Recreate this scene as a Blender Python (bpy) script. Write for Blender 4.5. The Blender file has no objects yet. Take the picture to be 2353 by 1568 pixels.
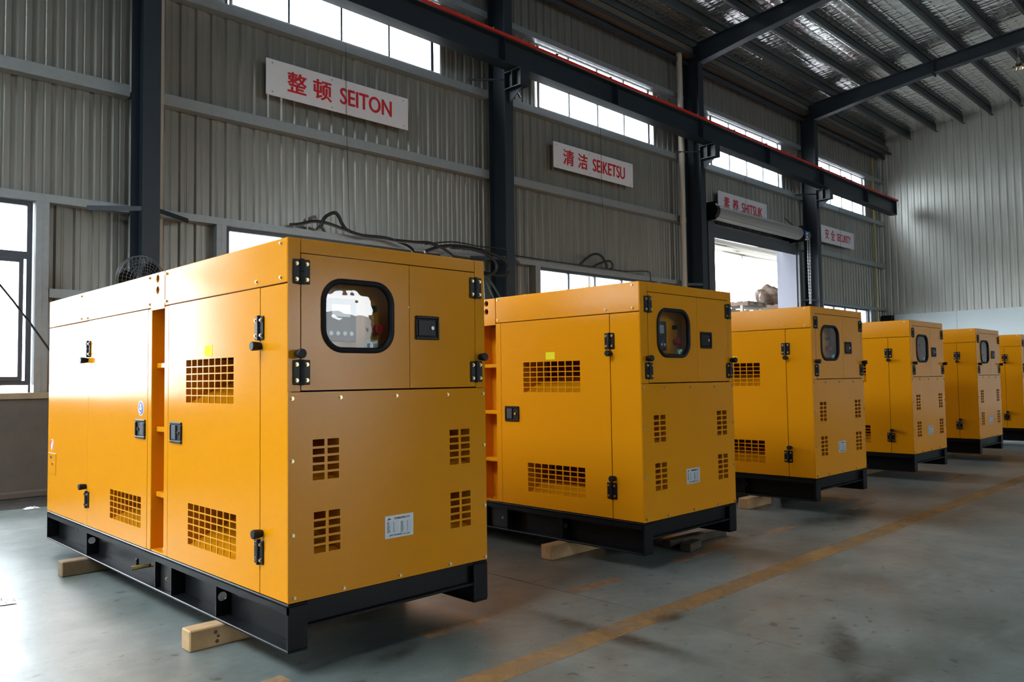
import bpy, bmesh, math, random
from mathutils import Vector, Matrix

# ------------------------------------------------------------------ camera, world, exposure
S = bpy.context.scene
C = S.collection
W_STRENGTH = 26.0
EXPOSURE = 0.0

cam_d = bpy.data.cameras.new('camera')
cam = bpy.data.objects.new('camera', cam_d); C.objects.link(cam)
cam_d.sensor_fit = 'HORIZONTAL'; cam_d.sensor_width = 36.0
cam_d.lens = 1816.2 / 2353 * 36.0
cam_d.clip_start = 0.05; cam_d.clip_end = 400
yaw, pitch, roll = math.radians(44.416), math.radians(2.717), math.radians(-0.762)
fw = Vector((math.sin(yaw) * math.cos(pitch), math.cos(yaw) * math.cos(pitch), math.sin(pitch)))
rt = Vector((math.cos(yaw), -math.sin(yaw), 0)); up = rt.cross(fw)
r2 = math.cos(roll) * rt + math.sin(roll) * up
u2 = -math.sin(roll) * rt + math.cos(roll) * up
cam.matrix_world = Matrix(((r2.x, u2.x, -fw.x, 0), (r2.y, u2.y, -fw.y, 0), (r2.z, u2.z, -fw.z, 1.203), (0, 0, 0, 1)))
S.camera = cam

world = bpy.data.worlds.new('overcast_sky'); S.world = world
world.use_nodes = True
bg = world.node_tree.nodes['Background']
bg.inputs[0].default_value = (0.90, 0.955, 1.0, 1)
bg.inputs[1].default_value = W_STRENGTH

S.view_settings.view_transform = 'Standard'; S.view_settings.look = 'None'
S.view_settings.exposure = EXPOSURE; S.view_settings.gamma = 1.0
S.view_settings.use_curve_mapping = False
try:
    cy = S.cycles
    cy.max_bounces = 10; cy.diffuse_bounces = 8; cy.glossy_bounces = 4; cy.transparent_max_bounces = 12
    cy.sample_clamp_indirect = 8.0; cy.caustics_reflective = False; cy.caustics_refractive = False
    cy.use_denoising = True
    cy.denoising_input_passes = 'RGB_ALBEDO_NORMAL'
except Exception:
    pass

def portal(name, loc, sx, sy, direction):
    """sky portal in a real opening: guides the sky's own light, gives none itself"""
    l = bpy.data.lights.new(name, 'AREA'); l.shape = 'RECTANGLE'; l.size = sx; l.size_y = sy
    l.cycles.is_portal = True
    o = bpy.data.objects.new(name, l); C.objects.link(o); o.location = loc
    o.rotation_euler = Vector(direction).to_track_quat('-Z', 'Z').to_euler()
    return o

# ------------------------------------------------------------------ materials
def new_mat(name):
    m = bpy.data.materials.new(name); m.use_nodes = True
    return m, m.node_tree, m.node_tree.nodes['Principled BSDF']

def mat(name, col, rough=0.5, metal=0.0, noise=0.0, nscale=6.0, bump=0.0, bscale=60.0, spec=0.5, coat=0.0, coat_r=0.2, rvar=0.0):
    m, nt, b = new_mat(name)
    N, L = nt.nodes, nt.links
    b.inputs['Base Color'].default_value = (*col, 1); b.inputs['Roughness'].default_value = rough
    b.inputs['Metallic'].default_value = metal; b.inputs['Specular IOR Level'].default_value = spec
    b.inputs['Coat Weight'].default_value = coat; b.inputs['Coat Roughness'].default_value = coat_r
    if noise or bump or rvar:
        tc = N.new('ShaderNodeTexCoord')
    if noise or rvar:
        n = N.new('ShaderNodeTexNoise'); n.inputs['Scale'].default_value = nscale; n.inputs['Detail'].default_value = 6
        n.inputs['Roughness'].default_value = 0.65
        L.new(tc.outputs['Object'], n.inputs['Vector'])
    if noise:
        mx = N.new('ShaderNodeMix'); mx.data_type = 'RGBA'
        mx.inputs[6].default_value = (*[c * (1 - noise) for c in col], 1)
        mx.inputs[7].default_value = (*[min(1, c * (1 + noise)) for c in col], 1)
        L.new(n.outputs['Fac'], mx.inputs[0]); L.new(mx.outputs[2], b.inputs['Base Color'])
    if rvar:
        mr = N.new('ShaderNodeMapRange'); mr.inputs[3].default_value = rough - rvar; mr.inputs[4].default_value = rough + rvar
        L.new(n.outputs['Fac'], mr.inputs[0]); L.new(mr.outputs[0], b.inputs['Roughness'])
    if bump:
        n2 = N.new('ShaderNodeTexNoise'); n2.inputs['Scale'].default_value = bscale; n2.inputs['Detail'].default_value = 3
        L.new(tc.outputs['Object'], n2.inputs['Vector'])
        bp = N.new('ShaderNodeBump'); bp.inputs['Strength'].default_value = bump; bp.inputs['Distance'].default_value = 0.01
        L.new(n2.outputs['Fac'], bp.inputs['Height']); L.new(bp.outputs[0], b.inputs['Normal'])
    return m

M = {}
M['orange'] = mat('orange_powder_coat', (0.66, 0.26, 0.005), 0.15, noise=0.03, nscale=3, bump=0.03, bscale=260, spec=0.16, rvar=0.02)
M['skid'] = mat('black_skid_paint', (0.006, 0.0065, 0.008), 0.34, noise=0.2, nscale=9, spec=0.16)
M['plastic'] = mat('black_hardware', (0.005, 0.005, 0.006), 0.4, spec=.22)
M['rubber'] = mat('black_rubber', (0.005, 0.006, 0.008), 0.5, spec=.25)
M['zinc'] = mat('yellow_zinc_bolt', (0.55, 0.44, 0.24), 0.32, metal=1.0)
M['chrome'] = mat('chrome', (0.8, 0.8, 0.8), 0.15, metal=1.0)
M['duct_shade'] = mat('dark_brown_duct_shade', (0.11, 0.035, 0.005), 0.95, noise=.2, nscale=30)  # orange duct in shade, painted as a dark brown colour
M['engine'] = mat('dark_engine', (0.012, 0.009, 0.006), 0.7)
M['wood'] = mat('pine_block', (0.42, 0.27, 0.13), 0.75, noise=0.3, nscale=14, bump=0.15, bscale=40)
M['wood_shaded'] = mat('shaded_offcut', (0.055, 0.04, 0.024), 0.85, noise=0.4, nscale=14, bump=0.15, bscale=40)  # timber with the shadow under the skids darkened into its colour
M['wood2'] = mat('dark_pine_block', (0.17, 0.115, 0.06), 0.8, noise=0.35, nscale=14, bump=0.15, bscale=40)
M['galv'] = mat('galvanised_steel', (0.30, 0.325, 0.335), 0.40, metal=0.35, noise=0.18, nscale=12, rvar=0.06)
M['rust'] = mat('primed_window_sill', (0.36, 0.27, 0.17), 0.7, noise=0.35, nscale=8)
M['column'] = mat('slate_blue_steel_paint', (0.013, 0.022, 0.033), 0.45, noise=0.12, nscale=5)
M['purlin'] = mat('grey_purlin', (0.045, 0.056, 0.060), 0.5, noise=0.1, nscale=5)
M['gutter'] = mat('brown_gutter', (0.16, 0.12, 0.085), 0.6, noise=0.2, nscale=5)
M['alu'] = mat('grey_window_alu', (0.055, 0.065, 0.085), 0.4)
M['alu_white'] = mat('pale_window_alu', (0.5, 0.52, 0.54), 0.4)
M['masonry'] = mat('rendered_masonry', (0.13, 0.115, 0.10), 0.9, noise=0.25, nscale=4, bump=0.4, bscale=30)
M['sign'] = mat('white_sign_board', (0.76, 0.77, 0.83), 0.45, noise=0.04, nscale=4)
M['red'] = mat('red_sign_paint', (0.60, 0.012, 0.02), 0.45)
M['redrail'] = mat('red_conductor_rail', (0.62, 0.03, 0.015), 0.4)
M['pvc'] = mat('cream_pvc_pipe', (0.46, 0.42, 0.36), 0.45, noise=0.1, nscale=3)
M['cable'] = mat('black_cable', (0.012, 0.012, 0.013), 0.5)
M['hose_green'] = mat('green_hose', (0.03, 0.055, 0.05), 0.5)
M['yellow'] = mat('yellow_sticker', (0.74, 0.68, 0.02), 0.7, spec=.1)
M['blue'] = mat('blue_sticker', (0.01, 0.06, 0.42), 0.4)
M['white'] = mat('white_sticker', (0.75, 0.75, 0.75), 0.4)
M['stickred'] = mat('sticker_red', (0.65, 0.05, 0.08), 0.4)
M['green'] = mat('green_sticker', (0.01, 0.18, 0.07), 0.4)
M['plate'] = mat('aluminium_plate', (0.55, 0.60, 0.64), 0.35, metal=0.2)
M['ink'] = mat('black_ink', (0.01, 0.01, 0.012), 0.5)
M['greyink'] = mat('grey_ink', (0.15, 0.17, 0.19), 0.5)
M['controller'] = mat('grey_controller', (0.035, 0.042, 0.052), 0.4, spec=.3)
M['lcd'] = mat('lcd_panel', (0.35, 0.42, 0.45), 0.15)
M['button'] = mat('red_button', (0.55, 0.01, 0.02), 0.3)
M['brass'] = mat('brass', (0.65, 0.45, 0.15), 0.3, metal=1.0)
M['shutter'] = mat('shutter_grey', (0.30, 0.30, 0.29), 0.5, noise=0.1, nscale=4)
M['shutter_d'] = mat('shutter_dark', (0.07, 0.08, 0.095), 0.5)
M['jamb'] = mat('lilac_jamb_paint', (0.10, 0.105, 0.135), 0.6)
M['canopy'] = mat('canopy_sheet', (0.10, 0.082, 0.088), 0.6)
M['cream'] = mat('cream_beam', (0.14, 0.125, 0.10), 0.6)
M['ground'] = mat('pale_yard_concrete', (0.20, 0.20, 0.197), 0.85, noise=0.1, nscale=0.8)
M['pallet'] = mat('pallet_wood', (0.075, 0.045, 0.03), 0.8, noise=0.25, nscale=10)
M['carton'] = mat('brown_wrap', (0.055, 0.032, 0.02), 0.7, noise=0.35, nscale=6, bump=0.6, bscale=8)
M['teal'] = mat('teal_casting', (0.004, 0.012, 0.015), 0.6)
M['lowpanel'] = mat('pale_wall_panel', (0.60, 0.68, 0.70), 0.45, noise=0.03, nscale=2)
M['fan'] = mat('fan_wire', (0.10, 0.11, 0.12), 0.4, metal=0.5)
M['lamp'] = mat('lamp_reflector', (0.75, 0.62, 0.45), 0.2, metal=1.0)
M['plasticbag'] = mat('white_plastic_scrap', (0.75, 0.76, 0.78), 0.4)
M['conduit'] = mat('yellow_conduit', (0.42, 0.34, 0.08), 0.5)

def cladding_mat(name, col, metal, rough):
    m, nt, b = new_mat(name); N, L = nt.nodes, nt.links
    tc = N.new('ShaderNodeTexCoord'); mp = N.new('ShaderNodeMapping'); mp.inputs['Scale'].default_value = (3, 3, 0.25)
    n = N.new('ShaderNodeTexNoise'); n.inputs['Scale'].default_value = 3; n.inputs['Detail'].default_value = 5
    L.new(tc.outputs['Object'], mp.inputs[0]); L.new(mp.outputs[0], n.inputs['Vector'])
    cr = N.new('ShaderNodeValToRGB')
    cr.color_ramp.elements[0].color = (*[c * .86 for c in col], 1); cr.color_ramp.elements[1].color = (*[c * 1.1 for c in col], 1)
    cr.color_ramp.elements[0].position = .3; cr.color_ramp.elements[1].position = .7
    L.new(n.outputs['Fac'], cr.inputs[0]); L.new(cr.outputs[0], b.inputs['Base Color'])
    b.inputs['Roughness'].default_value = rough; b.inputs['Metallic'].default_value = metal
    return m
M['clad'] = cladding_mat('beige_profiled_sheet', (0.275, 0.272, 0.245), 0.4, 0.30)
M['clad_end'] = cladding_mat('pale_profiled_sheet', (0.50, 0.51, 0.47), 0.15, 0.42)

def foil_mat():
    m, nt, b = new_mat('silver_insulation_foil'); N, L = nt.nodes, nt.links
    b.inputs['Metallic'].default_value = 0.92; b.inputs['Roughness'].default_value = 0.16
    tc = N.new('ShaderNodeTexCoord')
    mp = N.new('ShaderNodeMapping'); mp.inputs['Scale'].default_value = (7.0, 1.6, 1.0)
    n = N.new('ShaderNodeTexNoise'); n.inputs['Scale'].default_value = 1.3; n.inputs['Detail'].default_value = 3
    L.new(tc.outputs['Object'], mp.inputs[0]); L.new(mp.outputs[0], n.inputs['Vector'])
    n2 = N.new('ShaderNodeTexNoise'); n2.inputs['Scale'].default_value = 9; n2.inputs['Detail'].default_value = 2
    L.new(tc.outputs['Object'], n2.inputs['Vector'])
    # wire-mesh quilting: square grid 0.17 m
    sx = N.new('ShaderNodeSeparateXYZ'); L.new(tc.outputs['Object'], sx.inputs[0])
    def wire(ax, period):
        a = N.new('ShaderNodeMath'); a.operation = 'MULTIPLY'; a.inputs[1].default_value = 1 / period; L.new(sx.outputs[ax], a.inputs[0])
        f = N.new('ShaderNodeMath'); f.operation = 'FRACT'; L.new(a.outputs[0], f.inputs[0])
        s = N.new('ShaderNodeMath'); s.operation = 'SUBTRACT'; s.inputs[1].default_value = .5; L.new(f.outputs[0], s.inputs[0])
        q = N.new('ShaderNodeMath'); q.operation = 'ABSOLUTE'; L.new(s.outputs[0], q.inputs[0])
        return q
    wx, wy = wire(0, .28), wire(1, .2)
    mx = N.new('ShaderNodeMath'); mx.operation = 'MAXIMUM'; L.new(wx.outputs[0], mx.inputs[0]); L.new(wy.outputs[0], mx.inputs[1])
    gt = N.new('ShaderNodeMath'); gt.operation = 'GREATER_THAN'; gt.inputs[1].default_value = .485; L.new(mx.outputs[0], gt.inputs[0])
    h = N.new('ShaderNodeMath'); h.operation = 'MULTIPLY_ADD'; h.inputs[1].default_value = .12
    L.new(n2.outputs['Fac'], h.inputs[0]); L.new(n.outputs['Fac'], h.inputs[2])
    h2 = N.new('ShaderNodeMath'); h2.operation = 'MULTIPLY_ADD'; h2.inputs[1].default_value = -1.6
    pw = N.new('ShaderNodeMath'); pw.operation = 'POWER'; pw.inputs[1].default_value = 3.0
    L.new(mx.outputs[0], pw.inputs[0]); L.new(pw.outputs[0], h2.inputs[0]); L.new(h.outputs[0], h2.inputs[2])
    bp = N.new('ShaderNodeBump'); bp.inputs['Strength'].default_value = 0.5; bp.inputs['Distance'].default_value = 0.05
    L.new(h2.outputs[0], bp.inputs['Height']); L.new(bp.outputs[0], b.inputs['Normal'])
    mc = N.new('ShaderNodeMix'); mc.data_type = 'RGBA'
    mc.inputs[6].default_value = (.90, .90, .88, 1); mc.inputs[7].default_value = (.5, .5, .5, 1)
    L.new(gt.outputs[0], mc.inputs[0]); L.new(mc.outputs[2], b.inputs['Base Color'])
    return m
M['foil'] = foil_mat()

def glass_mat(name, tint=(1, 1, 1), wave=0.0):
    m = bpy.data.materials.new(name); m.use_nodes = True; nt = m.node_tree; N, L = nt.nodes, nt.links
    N.clear()
    out = N.new('ShaderNodeOutputMaterial'); tr = N.new('ShaderNodeBsdfTransparent'); gl = N.new('ShaderNodeBsdfGlossy')
    tr.inputs[0].default_value = (*tint, 1); gl.inputs['Roughness'].default_value = 0.01
    fr = N.new('ShaderNodeFresnel'); ge = N.new('ShaderNodeNewGeometry'); io = N.new('ShaderNodeMapRange')
    io.inputs[3].default_value = 1.5; io.inputs[4].default_value = 1 / 1.5   # same reflectance from both faces of the thin sheet
    L.new(ge.outputs['Backfacing'], io.inputs[0]); L.new(io.outputs[0], fr.inputs[0])
    mx = N.new('ShaderNodeMixShader'); L.new(fr.outputs[0], mx.inputs[0]); L.new(tr.outputs[0], mx.inputs[1]); L.new(gl.outputs[0], mx.inputs[2])
    if wave:
        tc = N.new('ShaderNodeTexCoord'); n = N.new('ShaderNodeTexNoise'); n.inputs['Scale'].default_value = 7
        L.new(tc.outputs['Object'], n.inputs['Vector'])
        bp = N.new('ShaderNodeBump'); bp.inputs['Strength'].default_value = wave; bp.inputs['Distance'].default_value = .01
        L.new(n.outputs['Fac'], bp.inputs['Height']); L.new(bp.outputs[0], gl.inputs['Normal'])
    L.new(mx.outputs[0], out.inputs[0])
    return m
M['glass'] = glass_mat('clear_window_glass', (.95, .97, .98))
M['glass2'] = glass_mat('wavy_acrylic_pane', (.80, .82, .82), 0.12)

def floor_mat():
    m, nt, b = new_mat('sealed_green_grey_concrete'); N, L = nt.nodes, nt.links
    tc = N.new('ShaderNodeTexCoord')
    def noise(scale, detail=8, rough=.6, vec=None, dist=0.0):
        n = N.new('ShaderNodeTexNoise'); n.inputs['Scale'].default_value = scale; n.inputs['Detail'].default_value = detail
        n.inputs['Roughness'].default_value = rough; n.inputs['Distortion'].default_value = dist
        L.new(vec or tc.outputs['Object'], n.inputs['Vector']); return n
    def ramp(src, p0, p1, c0, c1):
        r = N.new('ShaderNodeValToRGB'); e = r.color_ramp.elements
        e[0].position, e[1].position = p0, p1; e[0].color = (*c0, 1); e[1].color = (*c1, 1)
        L.new(src, r.inputs[0]); return r
    def mix(fac, a, bcol, blend='MIX'):
        x = N.new('ShaderNodeMix'); x.data_type = 'RGBA'; x.blend_type = blend
        L.new(fac, x.inputs[0])
        (L.new(a, x.inputs[6]) if not isinstance(a, tuple) else setattr(x.inputs[6], 'default_value', (*a, 1)))
        (L.new(bcol, x.inputs[7]) if not isinstance(bcol, tuple) else setattr(x.inputs[7], 'default_value', (*bcol, 1)))
        return x.outputs[2]
    base = ramp(noise(0.55, 8, .62).outputs['Fac'], .38, .63, (.100, .121, .114), (.230, .257, .247))
    fine = ramp(noise(9, 6, .7).outputs['Fac'], .35, .7, (.82, .82, .82), (1.08, 1.08, 1.08))
    mul = N.new('ShaderNodeMix'); mul.data_type = 'RGBA'; mul.blend_type = 'MULTIPLY'; mul.inputs[0].default_value = 1
    L.new(base.outputs[0], mul.inputs[6]); L.new(fine.outputs[0], mul.inputs[7])
    # brown-violet oil smears stretched along one direction
    mp = N.new('ShaderNodeMapping'); mp.inputs['Rotation'].default_value = (0, 0, .6); mp.inputs['Scale'].default_value = (.5, 2.0, 1)
    L.new(tc.outputs['Object'], mp.inputs[0])
    sm = ramp(noise(1.1, 6, .6, mp.outputs[0], .4).outputs['Fac'], .58, .74, (0, 0, 0), (.55, .55, .55))
    c1 = mix(sm.outputs[0], mul.outputs[2], (.095, .088, .085))
    # small dark specks
    sp = ramp(noise(14, 2, .5, None, .3).outputs['Fac'], .66, .72, (0, 0, 0), (.8, .8, .8))
    c2 = mix(sp.outputs[0], c1, (.05, .048, .045))
    sp2 = ramp(noise(42, 2, .5, None, .2).outputs['Fac'], .69, .74, (0, 0, 0), (.7, .7, .7))
    c2 = mix(sp2.outputs[0], c2, (.06, .057, .053))
    # pale worn patches
    wp = ramp(noise(1.9, 5, .6, mp.outputs[0]).outputs['Fac'], .60, .75, (0, 0, 0), (.3, .3, .3))
    c3 = mix(wp.outputs[0], c2, (.40, .40, .38))
    L.new(c3, b.inputs['Base Color'])
    rr = N.new('ShaderNodeMapRange'); rr.inputs[3].default_value = .20; rr.inputs[4].default_value = .50; b.inputs['Specular IOR Level'].default_value = .5
    L.new(noise(2.3, 6).outputs['Fac'], rr.inputs[0]); L.new(rr.outputs[0], b.inputs['Roughness'])
    bp = N.new('ShaderNodeBump'); bp.inputs['Strength'].default_value = .10; bp.inputs['Distance'].default_value = .02
    L.new(noise(6, 6).outputs['Fac'], bp.inputs['Height']); L.new(bp.outputs[0], b.inputs['Normal'])
    return m
M['floor'] = floor_mat()

def worn_paint(name, col, lo, hi, scale=5.0, amax=1.0, rough=.5, soft=False):
    """worn coat of paint / stain: bare concrete shows through where it is gone"""
    m, nt, b = new_mat(name); N, L = nt.nodes, nt.links
    b.inputs['Base Color'].default_value = (*col, 1); b.inputs['Roughness'].default_value = rough
    tc = N.new('ShaderNodeTexCoord'); n = N.new('ShaderNodeTexNoise'); n.inputs['Scale'].default_value = scale
    n.inputs['Detail'].default_value = 8; n.inputs['Roughness'].default_value = .7
    L.new(tc.outputs['Object'], n.inputs['Vector'])
    r = N.new('ShaderNodeMapRange'); r.inputs[1].default_value = lo; r.inputs[2].default_value = hi
    r.inputs[4].default_value = amax
    L.new(n.outputs['Fac'], r.inputs[0]); L.new(r.outputs[0], b.inputs['Alpha'])
    if soft:
        gx = N.new('ShaderNodeVectorMath'); gx.operation = 'SUBTRACT'; gx.inputs[1].default_value = (.5, .5, 0)
        L.new(tc.outputs['Generated'], gx.inputs[0])
        gm = N.new('ShaderNodeVectorMath'); gm.operation = 'MULTIPLY'; gm.inputs[1].default_value = (1, 1, 0); L.new(gx.outputs[0], gm.inputs[0])
        gl = N.new('ShaderNodeVectorMath'); gl.operation = 'LENGTH'; L.new(gm.outputs[0], gl.inputs[0])
        gr = N.new('ShaderNodeMapRange'); gr.interpolation_type = 'SMOOTHSTEP'
        gr.inputs[1].default_value = .5; gr.inputs[2].default_value = .05; L.new(gl.outputs['Value'], gr.inputs[0])
        mu = N.new('ShaderNodeMath'); mu.operation = 'MULTIPLY'; L.new(gr.outputs[0], mu.inputs[0]); L.new(r.outputs[0], mu.inputs[1])
        L.new(mu.outputs[0], b.inputs['Alpha'])
    return m
M['line'] = worn_paint('worn_ochre_floor_paint', (.34, .185, .065), .18, .58, 4.0, .72)
M['dash'] = worn_paint('worn_red_ochre_floor_paint', (.46, .245, .11), .25, .68, 4.0, .7)
M['oil'] = worn_paint('dark_oil_stain', (.05, .045, .035), .30, .66, 3.0, .75, .4, soft=True)
M['wet'] = worn_paint('dark_damp_patch', (.06, .058, .055), .25, .45, 2.0, .85, .25)

# ------------------------------------------------------------------ mesh helpers
class MB:
    def __init__(s): s.bm = bmesh.new()
    def box(s, x0, x1, y0, y1, z0, z1, bev=0.0, F=None, seg=1):
        r = bmesh.ops.create_cube(s.bm, size=1)
        vs = r['verts']
        for v in vs:
            v.co = Vector((x0 + (v.co.x + .5) * (x1 - x0), y0 + (v.co.y + .5) * (y1 - y0), z0 + (v.co.z + .5) * (z1 - z0)))
        if bev:
            es = list({e for v in vs for e in v.link_edges})
            rr = bmesh.ops.bevel(s.bm, geom=es, offset=bev, segments=seg, affect='EDGES', profile=.5)
            vs = list({v for f in rr['faces'] for v in f.verts} | {v for v in vs if v.is_valid})
        if F:
            for v in vs: v.co = Vector(F(*v.co))
        return s
    def face(s, pts):
        return s.bm.faces.new([s.bm.verts.new(p) for p in pts])
    def prism(s, poly, axis, a0, a1):
        """poly: 2-D points in the two other axes; extruded along axis a0..a1"""
        def P(p, a):
            return {'x': (a, p[0], p[1]), 'y': (p[0], a, p[1]), 'z': (p[0], p[1], a)}[axis]
        A = [s.bm.verts.new(P(p, a0)) for p in poly]; B = [s.bm.verts.new(P(p, a1)) for p in poly]
        n = len(poly)
        s.bm.faces.new(A); s.bm.faces.new(B[::-1])
        for i in range(n): s.bm.faces.new((A[i], B[i], B[(i + 1) % n], A[(i + 1) % n]))
        return s
    def cyl(s, p0, p1, r, seg=12, r1=None, caps=True):
        return s.tube([p0, p1], r, seg, caps=caps, rs=[r, r if r1 is None else r1])
    def tube(s, pts, r, seg=8, closed=False, caps=True, rs=None):
        pts = [Vector(p) for p in pts]; n = len(pts); rings = []
        prev = None
        for i, p in enumerate(pts):
            if closed: t = pts[(i + 1) % n] - pts[i - 1]
            else: t = pts[min(i + 1, n - 1)] - pts[max(i - 1, 0)]
            t.normalize()
            if prev is None:
                a = Vector((0, 0, 1)) if abs(t.z) < .9 else Vector((1, 0, 0))
                u = t.cross(a).normalized()
            else:
                u = (prev - t * prev.dot(t)).normalized()
            prev = u; w = t.cross(u)
            R = rs[i] if rs else r
            rings.append([s.bm.verts.new(p + R * (math.cos(2 * math.pi * k / seg) * u + math.sin(2 * math.pi * k / seg) * w)) for k in range(seg)])
        m = n if closed else n - 1
        for i in range(m):
            a, b = rings[i], rings[(i + 1) % n]
            for k in range(seg): s.bm.faces.new((a[k], a[(k + 1) % seg], b[(k + 1) % seg], b[k]))
        if caps and not closed:
            s.bm.faces.new(rings[0][::-1]); s.bm.faces.new(rings[-1])
        return s
    def ring(s, c, r, rt_, axis='y', seg=32, tseg=6):
        pts = []
        for k in range(seg):
            a = 2 * math.pi * k / seg
            d = {'x': (0, math.cos(a), math.sin(a)), 'y': (math.cos(a), 0, math.sin(a)), 'z': (math.cos(a), math.sin(a), 0)}[axis]
            pts.append(Vector(c) + r * Vector(d))
        return s.tube(pts, rt_, tseg, closed=True)
    def panel(s, F, u0, u1, v0, v1, holes, n0, n1):
        """slab with rectangular holes; n0 outer depth, n1 inner depth"""
        us = sorted({u0, u1, *[h[0] for h in holes], *[h[1] for h in holes]})
        vs = sorted({v0, v1, *[h[2] for h in holes], *[h[3] for h in holes]})
        solid = {}
        for i in range(len(us) - 1):
            for j in range(len(vs) - 1):
                cu, cv = (us[i] + us[i + 1]) / 2, (vs[j] + vs[j + 1]) / 2
                solid[i, j] = not any(h[0] < cu < h[1] and h[2] < cv < h[3] for h in holes)
        vt = {}
        def V(i, j, n):
            k = (i, j, n)
            if k not in vt: vt[k] = s.bm.verts.new(F(us[i], vs[j], n))
            return vt[k]
        for (i, j), ok in solid.items():
            if not ok: continue
            s.bm.faces.new((V(i, j, n0), V(i + 1, j, n0), V(i + 1, j + 1, n0), V(i, j + 1, n0)))
            s.bm.faces.new((V(i, j + 1, n1), V(i + 1, j + 1, n1), V(i + 1, j, n1), V(i, j, n1)))
            for (a, b, di, dj) in (((i, j), (i + 1, j), 0, -1), ((i + 1, j), (i + 1, j + 1), 1, 0), ((i + 1, j + 1), (i, j + 1), 0, 1), ((i, j + 1), (i, j), -1, 0)):
                if not solid.get((i + di, j + dj), False):
                    s.bm.faces.new((V(*a, n0), V(*a, n1), V(*b, n1), V(*b, n0)))
        return s
    def holed(s, F, u0, u1, v0, v1, rad, cu, cv, n0, n1, N=56):
        """slab with one round-cornered hole; rad(angle) = hole radius from (cu,cv)"""
        angs = [2 * math.pi * k / N for k in range(N)]
        for (a, b) in ((u0, v0), (u1, v0), (u1, v1), (u0, v1)):
            t = math.atan2(b - cv, a - cu) % (2 * math.pi)
            k = min(range(len(angs)), key=lambda q: abs((angs[q] - t + math.pi) % (2 * math.pi) - math.pi))
            angs[k] = t
        angs.sort()
        def outer(t):
            c, d = math.cos(t), math.sin(t)
            k = 1e9
            if c > 1e-9: k = min(k, (u1 - cu) / c)
            if c < -1e-9: k = min(k, (u0 - cu) / c)
            if d > 1e-9: k = min(k, (v1 - cv) / d)
            if d < -1e-9: k = min(k, (v0 - cv) / d)
            return cu + k * c, cv + k * d
        I0, I1, O0, O1 = [], [], [], []
        for t in angs:
            r = rad(t); iu, iv = cu + r * math.cos(t), cv + r * math.sin(t); ou, ov = outer(t)
            I0.append(s.bm.verts.new(F(iu, iv, n0))); I1.append(s.bm.verts.new(F(iu, iv, n1)))
            O0.append(s.bm.verts.new(F(ou, ov, n0))); O1.append(s.bm.verts.new(F(ou, ov, n1)))
        for k in range(N):
            q = (k + 1) % N
            s.bm.faces.new((I0[k], O0[k], O0[q], I0[q])); s.bm.faces.new((I1[q], O1[q], O1[k], I1[k]))
            s.bm.faces.new((I0[q], I1[q], I1[k], I0[k])); s.bm.faces.new((O0[k], O1[k], O1[q], O0[q]))
        return s
    def disc(s, F, cu, cv, r, n0, n1, seg=28):
        A = [s.bm.verts.new(F(cu + r * math.cos(2 * math.pi * k / seg), cv + r * math.sin(2 * math.pi * k / seg), n0)) for k in range(seg)]
        B = [s.bm.verts.new(F(cu + r * math.cos(2 * math.pi * k / seg), cv + r * math.sin(2 * math.pi * k / seg), n1)) for k in range(seg)]
        s.bm.faces.new(A); s.bm.faces.new(B[::-1])
        for k in range(seg): s.bm.faces.new((A[k], B[k], B[(k + 1) % seg], A[(k + 1) % seg]))
        return s
    def mesh(s, name, m, smooth=True, recalc=True):
        if recalc: bmesh.ops.recalc_face_normals(s.bm, faces=s.bm.faces)
        me = bpy.data.meshes.new(name); s.bm.to_mesh(me); s.bm.free()
        me.materials.append(m)
        if smooth:
            me.polygons.foreach_set('use_smooth', [True] * len(me.polygons)); me.set_sharp_from_angle(angle=math.radians(32))
        return me
    def build(s, name, m, parent=None, loc=(0, 0, 0), smooth=True, recalc=True):
        return put(name, s.mesh(name, m, smooth, recalc), parent, loc)

def put(name, me, parent=None, loc=(0, 0, 0)):
    o = bpy.data.objects.new(name, me); C.objects.link(o); o.location = loc
    if parent: o.parent = parent
    return o
def tag(o, label, cat, group=None):
    o['label'] = label; o['category'] = cat
    if group: o['group'] = group
    return o
def thing(name, label, cat, loc=(0, 0, 0), rz=0, group=None):
    o = bpy.data.objects.new(name, None); C.objects.link(o); o.location = loc; o.rotation_euler = (0, 0, rz); o.empty_display_size = .1
    return tag(o, label, cat, group)
def struct(name, parent=None):
    o = bpy.data.objects.new(name, None); C.objects.link(o); o['kind'] = 'structure'; o.empty_display_size = .1
    if parent: o.parent = parent
    return o
def copy_tree(o, parent=None):
    c = o.copy(); C.objects.link(c); c.parent = parent
    for ch in list(o.children): copy_tree(ch, c)
    return c

def F_side(u, v, n): return (-n, u, v)          # on a face looking to -X, u runs along Y
def F_front(u, v, n): return (u, -n, v)         # on a face looking to -Y, u runs along X
def F_right(u, v, n): return (n, u, v)

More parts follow.
